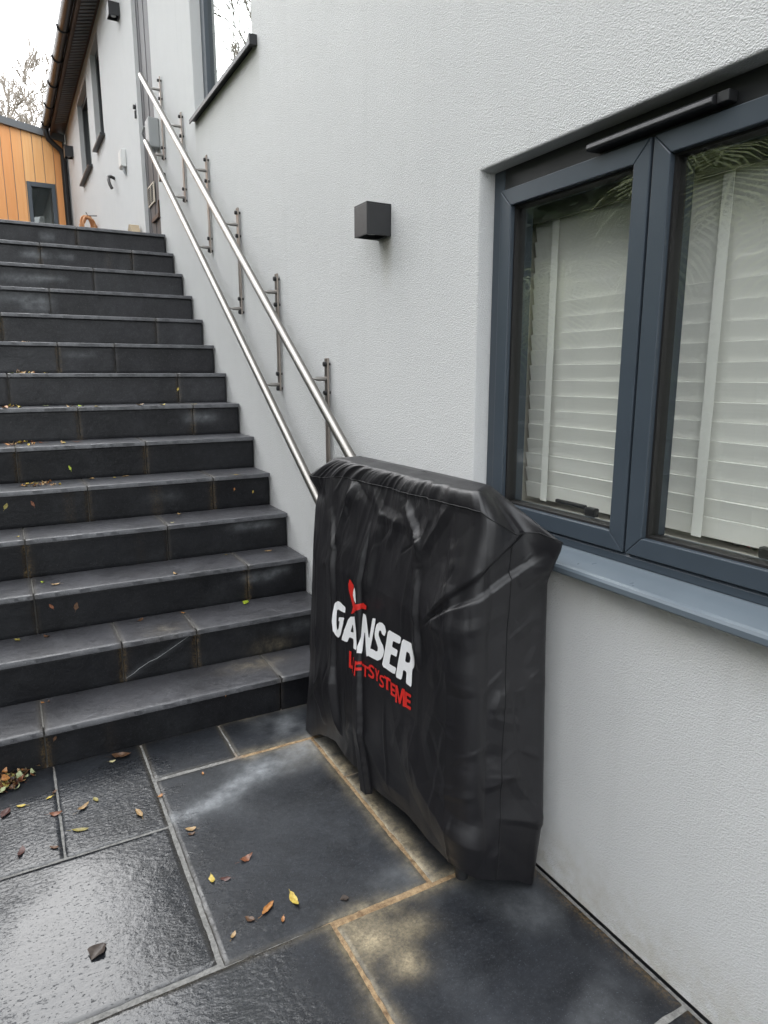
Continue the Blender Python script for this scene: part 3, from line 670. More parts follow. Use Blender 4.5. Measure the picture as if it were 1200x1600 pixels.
b = MB(); b.box(-.082, -.0752, 7.57, 7.71, 3.51, 3.65); b.build('lid', M_WHITEP, jb, bevel=.004)
b = MB(); b.tube([(-.05, 7.60, 3.505), (-.05, 7.60, 3.46), (-.032, 7.60, 3.43)], .012, 8); b.build('gland', M_PLAST, jb)
pp = MB(); pp.tube([(-.03, 8.35, 3.57), (-.07, 8.35, 3.585), (-.10, 8.32, 3.57), (-.105, 8.28, 3.53), (-.10, 8.25, 3.48), (-.085, 8.23, 3.44)], .017, 10)
tag(pp.build('overflow_pipe', M_GUT, autosmooth=True), 'short dark curled pipe sticking out of the far wing wall', 'pipe')
gb = empty('control_box', (0, 6.2, 3.4), 'light grey control box on the wall behind the top rail bracket', 'box')
b = MB(); b.box(-.085, -.001, 6.13, 6.27, 3.30, 3.52); b.build('case', M_PLAST, gb, bevel=.008)
b = MB(); b.tube([(-.05, 6.2, 3.301), (-.05, 6.2, 3.265)], .02, 12); b.build('cable_gland', M_PLAST, gb)
b = MB(); b.tube([(-.05, 6.28, 3.49), (-.08, 6.33, 3.50), (-.09, 6.38, 3.46), (-.06, 6.42, 3.42), (-.02, 6.45, 3.44)], .006, 8); b.build('cable', M_PLAST, gb)
vg = empty('air_vent', (0, 6.59, 3.04), 'cream louvred air vent low on the grey cladding panel', 'vent')
b = MB(); b.box(-.010, .001, 6.46, 6.725, 2.955, 3.12); b.build('plate', M_VENT, vg, bevel=.002)
b = MB()
for i in range(2):
    for j in range(8): b.box(-.0122, -.0102, 6.480+i*.125, 6.580+i*.125, 2.970+j*.0175, 2.9815+j*.0175)
b.build('slots', M_HOLE, vg)
b = MB(); b.box(-.03, .001, 6.42, 6.47, 3.80, 3.86); b.tube([(-.03, 6.445, 3.83), (-.055, 6.445, 3.83)], .018, 10); b.box(-.045, .001, 6.43, 6.46, 3.74, 3.80)
tag(b.build('outdoor_socket', M_BLK, bevel=.003), 'small black fitting on the grey cladding beside the top of the rail', 'socket')
bb = bpy.data.objects['outdoor_socket']; bb.location = (0, .46, 0)
b = MB(); b.box(-.02, .001, 6.303, 6.58, 2.80, 2.835); b.box(-.012, -.001, 6.303, 6.33, 2.835, 2.94); tag(b.build('brown_bracket', M_SOFF, bevel=.002), 'short brown batten fixed low on the grey cladding', 'batten')
b = MB(); b.box(-.045, -.001, 6.0, 6.06, 3.02, 3.08); tag(b.build('isolator_switch', M_BLK, bevel=.004), 'small black switch on the wall below the control box', 'switch')
# hose coil hanging at the top of the steps
hz = MB(); hr_ = random.Random(3)
pts = []
for k in range(7*28+1):
    an = 2*math.pi*k/28; q = k/28/7
    rr = .125+.016*math.sin(k*.7)+.02*hr_.uniform(-1, 1)*.3
    pts.append((-.15+rr*.66*math.cos(an)+.02*math.sin(an*.5+q*5), 9.95+.10*q+rr*.5*math.cos(an), 3.33+rr*1.15*math.sin(an)))
hz.tube(pts, .011, 8); tag(hz.build('garden_hose', M_HOSE, autosmooth=True), 'coiled orange hose hanging on the far wing wall above the top step', 'hose')
b = MB(); b.tube([(-.03, 10.0, 3.50), (-.14, 10.0, 3.49), (-.16, 10.0, 3.53)], .006, 8); tag(b.build('hose_hook', M_BLK), 'thin dark hook on the wall holding the coiled hose', 'hook')
b = MB(); b.box(-.14, -.04, 6.86, 7.20, 2.64, 2.70); b.prism([(6.88, 2.70), (7.16, 2.70), (7.16, 2.84), (7.10, 2.875), (7.02, 2.86)], 'x', -.13, -.05); tag(b.build('wooden_offcut', M_WOODOFF, bevel=.006), 'weathered wooden offcuts lying at the foot of the far wing', 'wood')

# ------------------------------------------------------------------ cedar building beyond the terrace
cb = empty('cedar_cabin', (-2, 13, 2.63), 'small building clad in orange cedar boards beyond the top of the steps', 'building')
def ctop(x): return 5.17+.165*(-.09-x)
wx0, wx1, wz0, wz1 = -.66, -.245, 3.30, 4.52
bx = MB(); cbv = []
def board(x0, x1, z0, z1a, z1b, y=13.0):
    n0 = len(bx.v); e = .004
    bx.add([(x0+e, y, z0), (x1-e, y, z0), (x1-e, y, z1b), (x0+e, y, z1a), (x0+e, y+.02, z0), (x1-e, y+.02, z0), (x1-e, y+.02, z1b), (x0+e, y+.02, z1a)], [(0, 1, 2, 3), (7, 6, 5, 4), (0, 4, 5, 1), (1, 5, 6, 2), (2, 6, 7, 3), (3, 7, 4, 0)])
    r = rng.random(); cbv.extend([r]*8)
x = -.085; bw = .148; edges = []
while x > -4.0: edges.append((x-bw, x)); x -= bw
for (a, b) in edges:
    lo = max(a, wx0); hi = min(b, wx1)
    if hi > lo+.001:
        board(a, b, wz1, ctop(a), ctop(b))
        if lo > a+.002: board(a, lo, 2.63, wz1, wz1)
        if hi < b-.002: board(hi, b, 2.63, wz1, wz1)
    else: board(a, b, 2.63, ctop(a), ctop(b))
cw = bx.build('cladding', M_CEDAR, cb, bevel=.003, fix=True); attr_f(cw.data, 'board', cbv)
b = MB(); b.add([(-4.02, 13.022, 2.63), (-.08, 13.022, 2.63), (-.08, 13.022, 5.16), (-4.02, 13.022, 5.80), (-4.02, 17, 2.63), (-.08, 17, 2.63), (-.08, 17, 5.16), (-4.02, 17, 5.80)], [(7, 6, 5, 4), (0, 4, 5, 1), (1, 5, 6, 2), (2, 6, 7, 3), (3, 7, 4, 0), (0, 1, 2, 3)]); b.build('shell', M_PLAST, cb)
b = MB(); z0, z1 = ctop(-4.1), ctop(-.05)
b.add([(-4.1, 12.94, z0), (-.05, 12.94, z1), (-.05, 12.94, z1+.105), (-4.1, 12.94, z0+.105), (-4.1, 17.1, z0), (-.05, 17.1, z1), (-.05, 17.1, z1+.105), (-4.1, 17.1, z0+.105)], [(0, 1, 2, 3), (7, 6, 5, 4), (0, 4, 5, 1), (1, 5, 6, 2), (2, 6, 7, 3), (3, 7, 4, 0)])
b.build('roof', M_ROOFG, cb)
b = MB(); frame_ring(b, 0, .06, 0, .1, 0, .1, .03) if False else None
f_ = MB(); f_.box(wx0, wx0+.06, 12.99, 13.06, wz0, wz1); f_.box(wx1-.06, wx1, 12.99, 13.06, wz0, wz1); f_.box(wx0+.06, wx1-.06, 12.99, 13.06, wz1-.07, wz1); f_.box(wx0+.06, wx1-.06, 12.99, 13.06, wz0, wz0+.06)
cwn = f_.build('window', M_FRAME, cb, bevel=.004)
p = MB(); p.box(wx0+.06, wx1-.06, 13.012, 13.018, wz0+.06, wz1-.07); p.build('pane', M_GLASSU, cwn)
b = MB(); b.box(-.086, -.04, 12.97, 13.02, 2.63, 5.14); b.build('corner_trim', M_FRAME2, cb)

# ------------------------------------------------------------------ covered platform lift
lift = empty('covered_lift', (-.18, 1.9, 0), 'black fabric cover with white and red lettering over the folded stair lift', 'lift')
def interp(z, a, b): return np.interp(z, a, b)
def base_xy(s, z):
    s = np.asarray(s, float); z = np.asarray(z, float)
    A = (np.full_like(z, -.05), np.full_like(z, 2.50)); B = (interp(z, [0, .8, 1.2], [-.330, -.295, -.285]), interp(z, [0, .4, 1.0, 1.2], [2.50, 2.44, 2.42, 2.42]))
    C_ = (interp(z, [0, .4], [-.280, -.285]), np.full_like(z, 1.36)); D = (np.full_like(z, -.055), interp(z, [0, .25, .8, 1.1], [1.33, 1.30, 1.325, 1.335]))
    def lerp(P, Q, t): return P[0]+(Q[0]-P[0])*t, P[1]+(Q[1]-P[1])*t
    per = 1.325+.27+1.17
    s = np.where(s < -.27, s+per, s)
    e = [lerp(A, B, (s+.27)/.27), lerp(B, C_, s/1.08), lerp(C_, D, (s-1.08)/.245), lerp(D, A, (s-1.325)/1.17)]
    sel = [s < 0, s < 1.08, s < 1.325]
    x = np.select(sel, [e[0][0], e[1][0], e[2][0]], e[3][0]); y = np.select(sel, [e[0][1], e[1][1], e[2][1]], e[3][1])
    return x, y
def soft_xy(s, z, w=.034, n=9):
    xs = 0; ys = 0
    for k in range(n):
        x, y = base_xy(s+w*(2*k/(n-1)-1), z); xs = xs+x; ys = ys+y
    return xs/n, ys/n
CREASES = [([(0.2117,1.025),(0.299,0.8916),(0.3184,0.6867),(0.331,0.4339),(0.3573,0.2022)],0.016,0.07,0.016),([(0.3788,1.1411),(0.3222,1.0075),(0.299,0.8916)],0.014,0.03,0.03),([(0.585,1.0719),(0.5632,0.9511),(0.5529,0.7935)],0.01,0.05,0.02),([(0.733,1.1286),(0.8234,1.0246),(0.842,0.9535)],0.012,0.04,0.02),([(0.8416,0.9685),(0.8522,0.88),(0.8684,0.7925),(0.8816,0.6561)],0.014,0.04,0.018),([(0.9554,1.1648),(0.9055,1.0856),(0.841,0.9985)],0.008,0.03,0.03),([(1.1207,1.1599),(1.1194,1.0888),(1.1161,1.0093)],0.012,0.05,0.03),([(0.8783,0.7919),(1.1134,1.0218),(1.2598,1.1343)],0.022,0.05,0.03),([(0.8785,0.7843),(1.0723,0.9158),(1.2383,1.0066),(1.2839,1.0375)],0.02,0.018,0.1),([(0.4957,1.1403),(0.5761,1.0621),(0.779,1.0607)],0.006,0.03,0.03),([(0.6858,1.1752),(0.7018,1.0769),(0.6364,0.9676)],0.007,0.03,0.03),([(0.8493,1.1836),(0.8646,1.0994),(0.8236,1.0096)],0.007,0.03,0.02),([(1.1941,0.8807),(1.2523,0.9196),(1.2798,0.9411)],0.008,0.03,0.03),([(1.0113,0.9541),(1.0282,0.8168),(1.0461,0.6483)],0.008,0.06,0.06),([(1.1613,0.6566),(1.1465,0.6141),(1.2272,0.6047)],0.01,0.02,0.04),([(1.1612,0.66),(1.1434,0.609),(1.1478,0.5825),(1.2351,0.5429)],0.01,0.03,0.02),([(1.1099,0.3721),(1.1723,0.3874),(1.231,0.4054)],0.016,0.02,0.06),([(0.8349,0.468),(0.8989,0.3068),(1.0359,0.2257),(1.1335,0.182)],0.012,0.1,0.06),([(0.4972,0.3314),(0.6877,0.1801),(0.8159,0.1851)],0.006,0.05,0.05),([(0.1473,0.2831),(0.2004,0.2281),(0.229,0.1623)],0.008,0.03,0.03),([(0.3379,0.4618),(0.35,0.3117),(0.3671,0.1856)],0.012,0.05,0.015),([(0.811,0.2906),(0.8519,0.3835),(0.8417,0.4964)],0.006,0.05,0.04),([(1.206,0.9504),(1.2878,0.9882),(1.3186,1.0019)],0.012,0.02,0.06),([(1.1949,0.8158),(1.2596,0.8477),(1.327,0.8653)],0.007,0.03,0.05),([(1.2026,0.6434),(1.2693,0.6659),(1.3453,0.6445)],0.006,0.03,0.05),([(1.1552,0.2778),(1.2339,0.2588),(1.3321,0.2165),(1.3421,0.247)],0.016,0.02,0.06),([(1.179,0.469),(1.2293,0.3584),(1.3316,0.2252)],0.008,0.03,0.05),([(1.1461,0.1584),(1.2126,0.1077),(1.305,-0.007)],0.012,0.03,0.04),([(1.1785,1.0862),(1.2426,1.0016),(1.3142,0.9989)],0.01,0.04,0.03)]
CREASES = [(p_, a_*(.30 if p_[0][0] > 1.05 else 1.), l_, r_) for (p_, a_, l_, r_) in CREASES]
CREASES[7] = (CREASES[7][0], .013, .011, .11); CREASES[8] = (CREASES[8][0], .011, .12, .010)
PLEAT = [(.5158, 1.0145), (.50, .808), (.505, .5921), (.525, .3154), (.545, .05)]
def crease_disp(s, z):
    D = np.zeros_like(s)
    for pts, amp, wl, wr in CREASES:
        P = np.array(pts); seg = np.diff(P, axis=0); ln = np.hypot(seg[:, 0], seg[:, 1]); cum = np.concatenate([[0], np.cumsum(ln)]); tot = cum[-1]
        bd = np.full_like(s, 9.); bs = np.zeros_like(s); bt = np.zeros_like(s)
        for i in range(len(seg)):
            dx, dz = seg[i]; px = s-P[i, 0]; pz = z-P[i, 1]; t = np.clip((px*dx+pz*dz)/(ln[i]**2), 0, 1)
            d = np.hypot(px-t*dx, pz-t*dz); cr_ = dx*pz-dz*px; m = d < bd
            bd = np.where(m, d, bd); bs = np.where(m, cr_, bs); bt = np.where(m, (cum[i]+t*ln[i])/tot, bt)
        w = np.where(bs < 0, wl, wr); q = np.clip(1-bd/w, 0, 1)
        tap = np.clip(np.minimum(bt, 1-bt)/.22, 0, 1)**.7
        D += 1.3*amp*(q**1.08)*tap
    return D
def vnoise(s, z, fs, fz, seed, ridge=False):
    o = np.array([noise.noise((a*fs, b*fz, seed)) for a, b in zip(s.ravel(), z.ravel())]).reshape(s.shape)
    return .5-np.abs(o)*1.6 if ridge else o
_cr = random.Random(77); FINE = []
for _k in range(150):
    u_ = _cr.random()
    if u_ < .34: c_ = (_cr.uniform(0, 1.08), _cr.uniform(.82, 1.14)); an_ = _cr.gauss(math.pi/2, .45); ln_ = _cr.uniform(.06, .22)       # fan of tension folds below the top seam
    elif u_ < .62: c_ = (_cr.uniform(.98, 1.32), _cr.uniform(.08, 1.05)); an_ = _cr.uniform(0, math.pi); ln_ = _cr.uniform(.05, .17)        # crumpled near end
    else: c_ = (_cr.uniform(-.2, 1.05), _cr.uniform(.05, .95)); an_ = _cr.gauss(math.pi/2, .35); ln_ = _cr.uniform(.10, .40)                # long hanging folds
    dx_, dz_ = math.cos(an_)*ln_/2, math.sin(an_)*ln_/2; w_ = _cr.uniform(.010, .05)
    FINE.append((c_[0]-dx_, c_[1]-dz_, c_[0]+dx_, c_[1]+dz_, _cr.choice((1, 1, -1))*_cr.uniform(.0018, .0052)*(.6+w_*14), w_*_cr.uniform(.3, 1.), w_*_cr.uniform(.3, 1.)))
    if .34 <= u_ < .62: FINE[-1] = FINE[-1][:4]+(FINE[-1][4]*.55,)+FINE[-1][5:]
def fine_creases(s, z):
    D = np.zeros_like(s)
    for (x0, z0, x1, z1, a, wl, wr) in FINE:
        L2 = (x1-x0)**2+(z1-z0)**2; t = ((s-x0)*(x1-x0)+(z-z0)*(z1-z0))/L2; tc_ = np.clip(t, 0, 1)
        d = np.hypot(s-x0-tc_*(x1-x0), z-z0-tc_*(z1-z0)); sd_ = (x1-x0)*(z-z0)-(z1-z0)*(s-x0)
        q = np.clip(1-d/np.where(sd_ < 0, wl, wr), 0, 1); D += a*q*np.clip(np.minimum(tc_, 1-tc_)/.3, 0, 1)
    return D
def cover_disp(s, z):
    D = crease_disp(s, z)*(1-.6*np.clip(1.25-np.abs(s-.52)/.28, 0, 1)*np.clip(1.3-np.abs(z-.65)/.15, 0, 1))
    c = np.interp(z, [p[1] for p in PLEAT][::-1], [p[0] for p in PLEAT][::-1]); d = np.abs(s-c)
    hw = np.interp(z, [0, .5, 1.0], [.024, .020, .013])
    D += (.021-.010*np.exp(-((z-.64)/.13)**2))*np.clip((hw-d)/.005, 0, 1)*np.clip((1.03-z)/.12, 0, 1)
    D += .048*(1-np.clip((z-.83)/.31, 0, 1))*sstep(-.12, .42, z)*np.clip(s/.15, 0, 1)*np.clip((1.12-s)/.1, 0, 1)-.020*np.exp(-((s-.05)/.06)**2)*np.exp(-((z-1.055)/.035)**2)
    D += .009*vnoise(s, z, 6., .8, 3.1)+.0035*vnoise(s, z, 15., 1.8, 9.2)+fine_creases(s, z)*(1-.7*np.clip(1.25-np.abs(s-.55)/.28, 0, 1)*np.clip(1.3-np.abs(z-.64)/.15, 0, 1))
    top_ = np.clip((z-.86)/.2, 0, 1)*(s > 0)*(s < 1.1); D += top_*.006*vnoise(s+.35*(z-1.0)*np.sin(s*9), z, 22., 1.5, 7.7, True)
    D += -.030*np.exp(-((s-.55)/.40)**2)*np.clip(1-np.abs(z-.62)/.5, 0, 1)*0+.0
    D += .010*np.exp(-((z-.16)/.12)**2)*np.exp(-((s-1.12)/.12)**2)
    D = D*np.clip((s+.27)/.05, 0, 1)*np.clip((1.335-s)/.03, 0, 1)
    return D
def zseam(s): return np.interp(s, [-.27, -.10, 0, .10, .26, .6, 1.02, 1.08, 1.13, 1.19, 1.26, 1.325, 1.6, 2.2, 2.5], [1.10, 1.105, 1.108, 1.118, 1.142, 1.150, 1.158, 1.155, 1.125, 1.092, 1.094, 1.07, 1.08, 1.10, 1.10])
def zhem(s): return np.interp(s, [-.27, -.06, 0, .05, .11, .17, .24, .31, .42, .488, .50, .575, .59, .64, .8, .95, 1.07, 1.11, 1.17, 1.24, 1.325, 1.5, 2.3, 2.5], [.03, .015, .02, .035, .042, .085, .11, .13, .10, .095, .052, .058, .098, .103, .120, .112, .112, .092, .066, .048, -.0, .03, .05, .03])
def cover_pt(s, z, off=0.):
    s = np.asarray(s, float); z = np.asarray(z, float)
    x, y = soft_xy(s, z); e = .004
    xa, ya = soft_xy(s-e, z); xb, yb = soft_xy(s+e, z); tx, ty = xb-xa, yb-ya; l = np.hypot(tx, ty); nx, ny = ty/l, -tx/l
    D = cover_disp(s, z)+off
    g1 = np.exp(-((s-1.318)/.06)**2)*sstep(.93, 1.085, z); g2 = np.exp(-((s-.0)/.045)**2)*sstep(1.03, 1.11, z); g3 = np.exp(-((s-1.13)/.05)**2)*sstep(1.0, 1.14, z)
    return x+nx*D-.022*g1-.008*g2, y+ny*D-.078*g1+.052*g2-.012*g3, z
Svals = list(np.arange(-.27, 1.3251, .0032))+list(np.linspace(1.36, 2.48, 26)); ns = len(Svals); NR = 260
S_ = np.array(Svals); ZS = zseam(S_); ZH = zhem(S_)
T_ = np.linspace(0, 1, NR); SS = np.repeat(S_[None, :], NR, 0); ZZ = ZH[None, :]+T_[:, None]*(ZS-ZH)[None, :]
X, Y, Z = cover_pt(SS, ZZ)
rows = [np.stack([X[i], Y[i], Z[i]], 1) for i in range(NR)]
seamrow = rows[-1].copy()
def roof_edge(s):
    ks = [-.27, -.05, .02, 1.08, 1.325, 2.495]; P = [(-.11, 2.36, 1.185), (-.26, 2.31, 1.192), (-.268, 2.24, 1.197), (-.268, 1.385, 1.203), (-.165, 1.46, 1.203), (-.11, 2.36, 1.185)]
    return np.stack([np.interp(s, ks, [p[i] for p in P]) for i in range(3)], 1)
TE = roof_edge(S_); _K = 13; _P = np.concatenate([TE[-_K:], TE, TE[:_K]]); _cs = np.cumsum(np.concatenate([np.zeros((1, 3)), _P]), 0); TE = ((_cs[2*_K+1:]-_cs[:-2*_K-1])/(2*_K+1))[:len(S_)]; NB_ = 16
wob = np.array([noise.noise((s*22, 4.4, 0)) for s in Svals]); wob2 = np.array([noise.noise((s*60, 2.4, 0)) for s in Svals])
for i in range(1, NB_+1):
    t = i/NB_; p = seamrow*(1-t)+TE*t
    fr_ = np.exp(-((S_-.55)/.6)**8); bul = math.sin(math.pi*min(1, t*1.0))**.6
    p[:, 0] -= fr_*(.004*bul+.0042*wob*bul+.0014*wob2*bul); p[:, 2] += fr_*.010*math.sin(math.pi*t)+.004*wob*t*(1-t)*4
    ne = np.exp(-((S_-1.2)/.09)**4); p[:, 2] += ne*.006*math.sin(math.pi*t); p[:, 1] -= ne*.004*wob*bul
    rows.append(p)
last = rows[-1]; cen = np.stack([np.full(ns, -.205), np.clip(last[:, 1], 1.52, 2.2), np.full(ns, 1.206)], 1)
for t in (.25, .5, .75, .93):
    p = last*(1-t)+cen*t; p[:, 2] += .004*np.array([noise.noise((a*9, b*9, 1)) for a, b in p[:, :2]]); rows.append(p)
V = np.concatenate(rows); nr = len(rows); F_ = []
for i in range(nr-1):
    for j in range(ns):
        k = (j+1) % ns; F_.append((i*ns+j, i*ns+k, (i+1)*ns+k, (i+1)*ns+j))
me = bpy.data.meshes.new('fabric_cover'); me.from_pydata([tuple(v) for v in V], [], F_)
bm = bmesh.new(); bm.from_mesh(me); b0 = [v for v in bm.verts if v.index >= (nr-1)*ns]; bmesh.ops.remove_doubles(bm, verts=b0, dist=.012); bmesh.ops.recalc_face_normals(bm, faces=bm.faces[:]); bm.to_mesh(me); bm.free()
cover = link_mesh('fabric_cover', me, M_COVER, lift, smooth=True)
# stitched seams
def seam(name, pts, r=.0016):
    t = MB(); t.tube(pts, r, 6); t.build(name, M_SEAM, cover, smooth=True)
j0 = [i for i, s in enumerate(Svals) if -.2 < s < 1.32]
seam('top_seam', [tuple(seamrow[i]+np.array((-.0006, -.0006, 0))) for i in j0[::2]])
def sn(z): return float(np.interp(z, [.07, .6, .98, 1.09], [1.165, 1.173, 1.179, 1.185]))
zz = np.linspace(.075, 1.085, 120); sx = np.array([sn(z) for z in zz]); q = cover_pt(sx, zz, .0004); seam('corner_seam', list(zip(*[a.tolist() for a in q])))
# printed lettering following the cloth
LETTERS = {'G': [[(0.3295,0.7025),(0.3493,0.7145),(0.3714,0.7171),(0.4085,0.7088),(0.4059,0.6876),(0.3799,0.6862),(0.3579,0.6861),(0.3454,0.6794),(0.3416,0.656),(0.3431,0.6283),(0.3483,0.6118),(0.3555,0.6081),(0.3636,0.6189),(0.3682,0.6446),(0.3602,0.644),(0.363,0.6589),(0.4032,0.6699),(0.3909,0.6361),(0.3766,0.5952),(0.3615,0.581),(0.3391,0.5821),(0.3284,0.5989),(0.3241,0.6301),(0.3254,0.663)]],'A': [[(0.4313,0.6809),(0.497,0.7028),(0.5058,0.6593),(0.517,0.5914),(0.4685,0.5891),(0.4636,0.6119),(0.4352,0.6078),(0.4233,0.5853),(0.3818,0.5809)],[(0.4571,0.6641),(0.4644,0.6344),(0.442,0.6298)]],'N': [[(0.5325,0.7261),(0.5526,0.7258),(0.5788,0.647),(0.5948,0.7276),(0.6182,0.7337),(0.582,0.596),(0.5638,0.5845),(0.5481,0.6737),(0.5312,0.5836),(0.5154,0.5831)]],'S': [[(0.6156,0.6966),(0.6228,0.7153),(0.6442,0.7307),(0.6654,0.7355),(0.6829,0.73),(0.69,0.7148),(0.6812,0.6969),(0.6658,0.6976),(0.6572,0.7072),(0.6459,0.7033),(0.641,0.6872),(0.6554,0.6743),(0.6732,0.6627),(0.6804,0.6474),(0.6736,0.6269),(0.6596,0.6107),(0.6382,0.5988),(0.609,0.595),(0.573,0.5925),(0.5849,0.6213),(0.6051,0.625),(0.6271,0.6258),(0.6379,0.6317),(0.6393,0.6431),(0.6305,0.6545),(0.6158,0.6675),(0.6121,0.6808)]],'E': [[(0.7035,0.7271),(0.7857,0.7313),(0.7785,0.7059),(0.7368,0.7014),(0.7311,0.6795),(0.7673,0.6823),(0.7599,0.6578),(0.7241,0.6538),(0.7177,0.6294),(0.7152,0.6178),(0.7605,0.6222),(0.7503,0.5964),(0.6683,0.5923),(0.6838,0.6487)]],'R': [[(0.7908,0.7273),(0.8356,0.7281),(0.8598,0.722),(0.8721,0.7052),(0.8668,0.68),(0.8541,0.6584),(0.8446,0.6497),(0.8416,0.5909),(0.8123,0.5923),(0.8142,0.6273),(0.8065,0.6311),(0.7971,0.6291),(0.7869,0.5931),(0.7557,0.5915),(0.7711,0.6499)],[(0.8128,0.6947),(0.8271,0.6923),(0.8341,0.6809),(0.8295,0.665),(0.8172,0.6602),(0.806,0.6616)]]}
BIRD = [[(0.431,0.8161),(0.4542,0.8027),(0.4818,0.7804),(0.5073,0.7512),(0.5363,0.7621),(0.5555,0.7576),(0.5525,0.7442),(0.5355,0.7419),(0.5231,0.7395),(0.5121,0.7309),(0.4865,0.7154),(0.4439,0.695),(0.4556,0.7233),(0.4424,0.7461),(0.4275,0.7724),(0.4226,0.7986)]]
WING = [[(0.5041,0.8098),(0.5104,0.796),(0.5121,0.7548),(0.4994,0.763),(0.4898,0.7767),(0.4914,0.7906)]]
SUB = [('L',(0.4367,0.5588),(0.4766,0.562),(0.4766,0.5009),(0.4365,0.4968)),('I',(0.4897,0.5577),(0.4986,0.5584),(0.4986,0.5037),(0.4897,0.5027)),('F',(0.5106,0.5531),(0.5336,0.555),(0.5337,0.5029),(0.5107,0.5005)),('T',(0.536,0.5504),(0.5823,0.5544),(0.5825,0.5142),(0.5361,0.5095)),('S',(0.5807,0.5679),(0.6209,0.5711),(0.6213,0.5257),(0.5809,0.5217)),('Y',(0.6239,0.5685),(0.6543,0.571),(0.6547,0.5306),(0.6242,0.5276)),('S',(0.6558,0.561),(0.6855,0.5635),(0.686,0.5225),(0.6562,0.5194)),('T',(0.6827,0.567),(0.7266,0.5707),(0.7273,0.5279),(0.6832,0.5234)),('E',(0.7241,0.5613),(0.7535,0.5639),(0.7542,0.5214),(0.7247,0.5183)),('M',(0.7522,0.5648),(0.8077,0.5697),(0.8088,0.513),(0.7531,0.5067)),('E',(0.8066,0.5645),(0.8402,0.5675),(0.8413,0.5181),(0.8075,0.5143))]
def inside(p, poly):
    r = False; n = len(poly)
    for i in range(n):
        a, b = poly[i], poly[i-1]
        if (a[1] > p[1]) != (b[1] > p[1]) and p[0] < (b[0]-a[0])*(p[1]-a[1])/(b[1]-a[1])+a[0]: r = not r
    return r
def smooth_poly(pl, it=1):
    for _ in range(it):
        o = []
        for a, b in zip(pl, pl[1:]+pl[:1]):
            o += [(a[0]*.88+b[0]*.12, a[1]*.88+b[1]*.12), (a[0]*.12+b[0]*.88, a[1]*.12+b[1]*.88)]
        pl = o
    return pl
def print_mesh(name, polys, mat, parent, step=.0036, off=.0026, sm=True):
    vs = []; es = []; pls = [smooth_poly(p) if sm else p for p in polys]
    for pl in pls:
        b = len(vs); n0 = 0; ring = []
        for a, c in zip(pl, pl[1:]+pl[:1]):
            k = max(1, int(math.hypot(c[0]-a[0], c[1]-a[1])/step))
            ring += [(a[0]+(c[0]-a[0])*i/k, a[1]+(c[1]-a[1])*i/k) for i in range(k)]
        vs += ring; es += [(b+i, b+(i+1) % len(ring)) for i in range(len(ring))]
    xs = [v[0] for v in vs]; ys = [v[1] for v in vs]
    def inn(p): return sum(inside(p, q) for q in pls) % 2 == 1
    for a in np.arange(min(xs), max(xs), step):
        for b in np.arange(min(ys), max(ys), step):
            if inn((a, b)): vs.append((float(a), float(b)))
    rv_, re_, rf_, *_ = delaunay_2d_cdt([Vector(v) for v in vs], es, [], 0, 1e-6)
    fs = [f for f in rf_ if inn((sum(rv_[i].x for i in f)/len(f), sum(rv_[i].y for i in f)/len(f)))]
    x, y, z = cover_pt(np.array([v.x for v in rv_]), np.array([v.y for v in rv_]), off)
    me = bpy.data.meshes.new(name); me.from_pydata(list(zip(x.tolist(), y.tolist(), z.tolist())), [], fs)
    bm = bmesh.new(); bm.from_mesh(me); bmesh.ops.delete(bm, geom=[v for v in bm.verts if not v.link_faces], context='VERTS'); bmesh.ops.recalc_face_normals(bm, faces=bm.faces[:]); bm.to_mesh(me); bm.free()
    return link_mesh(name, me, mat, parent, smooth=True)
for k, pl in LETTERS.items(): print_mesh('letter', pl, M_WHITE, cover)
print_mesh('bird_emblem', BIRD, M_RED, cover, sm=False, off=.003); print_mesh('bird_wing', WING, M_WHITE, cover)
STROKES = {  # letter shapes in a unit box
 'L': [[(0, 0), (1, 0), (1, .2), (.34, .2), (.34, 1), (0, 1)]], 'I': [[(0, 0), (1, 0), (1, 1), (0, 1)]],
 'F': [[(0, 0), (.34, 0), (.34, .4), (.9, .4), (.9, .6), (.34, .6), (.34, .8), (1, .8), (1, 1), (0, 1)]],
 'T': [[(.36, 0), (.64, 0), (.64, .8), (1, .8), (1, 1), (0, 1), (0, .8), (.36, .8)]],
 'S': [[(0, .05), (.3, 0), (.65, 0), (.92, .1), (1, .28), (.92, .45), (.7, .56), (.38, .66), (.3, .74), (.42, .83), (.62, .84), (.9, .78), (.95, .95), (.65, 1), (.38, 1), (.1, .9), (.02, .72), (.1, .57), (.3, .46), (.62, .36), (.7, .27), (.58, .18), (.36, .17), (.04, .24)]],
 'Y': [[(.36, 0), (.64, 0), (.64, .4), (1, 1), (.7, 1), (.5, .6), (.3, 1), (0, 1), (.36, .4)]],
 'E': [[(0, 0), (1, 0), (1, .2), (.34, .2), (.34, .4), (.92, .4), (.92, .6), (.34, .6), (.34, .8), (1, .8), (1, 1), (0, 1)]],
 'M': [[(0, 0), (.22, 0), (.24, .62), (.42, .05), (.58, .05), (.76, .62), (.78, 0), (1, 0), (.94, 1), (.70, 1), (.5, .38), (.3, 1), (.06, 1)]]}
for (ch, tl_, tr_, br_, bl_) in SUB:
    pl = [[((bl_[0]*(1-u)+br_[0]*u)*(1-v)+(tl_[0]*(1-u)+tr_[0]*u)*v, (bl_[1]*(1-u)+br_[1]*u)*(1-v)+(tl_[1]*(1-u)+tr_[1]*u)*v) for u, v in p] for p in STROKES[ch]]
    print_mesh('small_letter', pl, M_RED, cover, step=.0034, sm=(ch == 'S'))
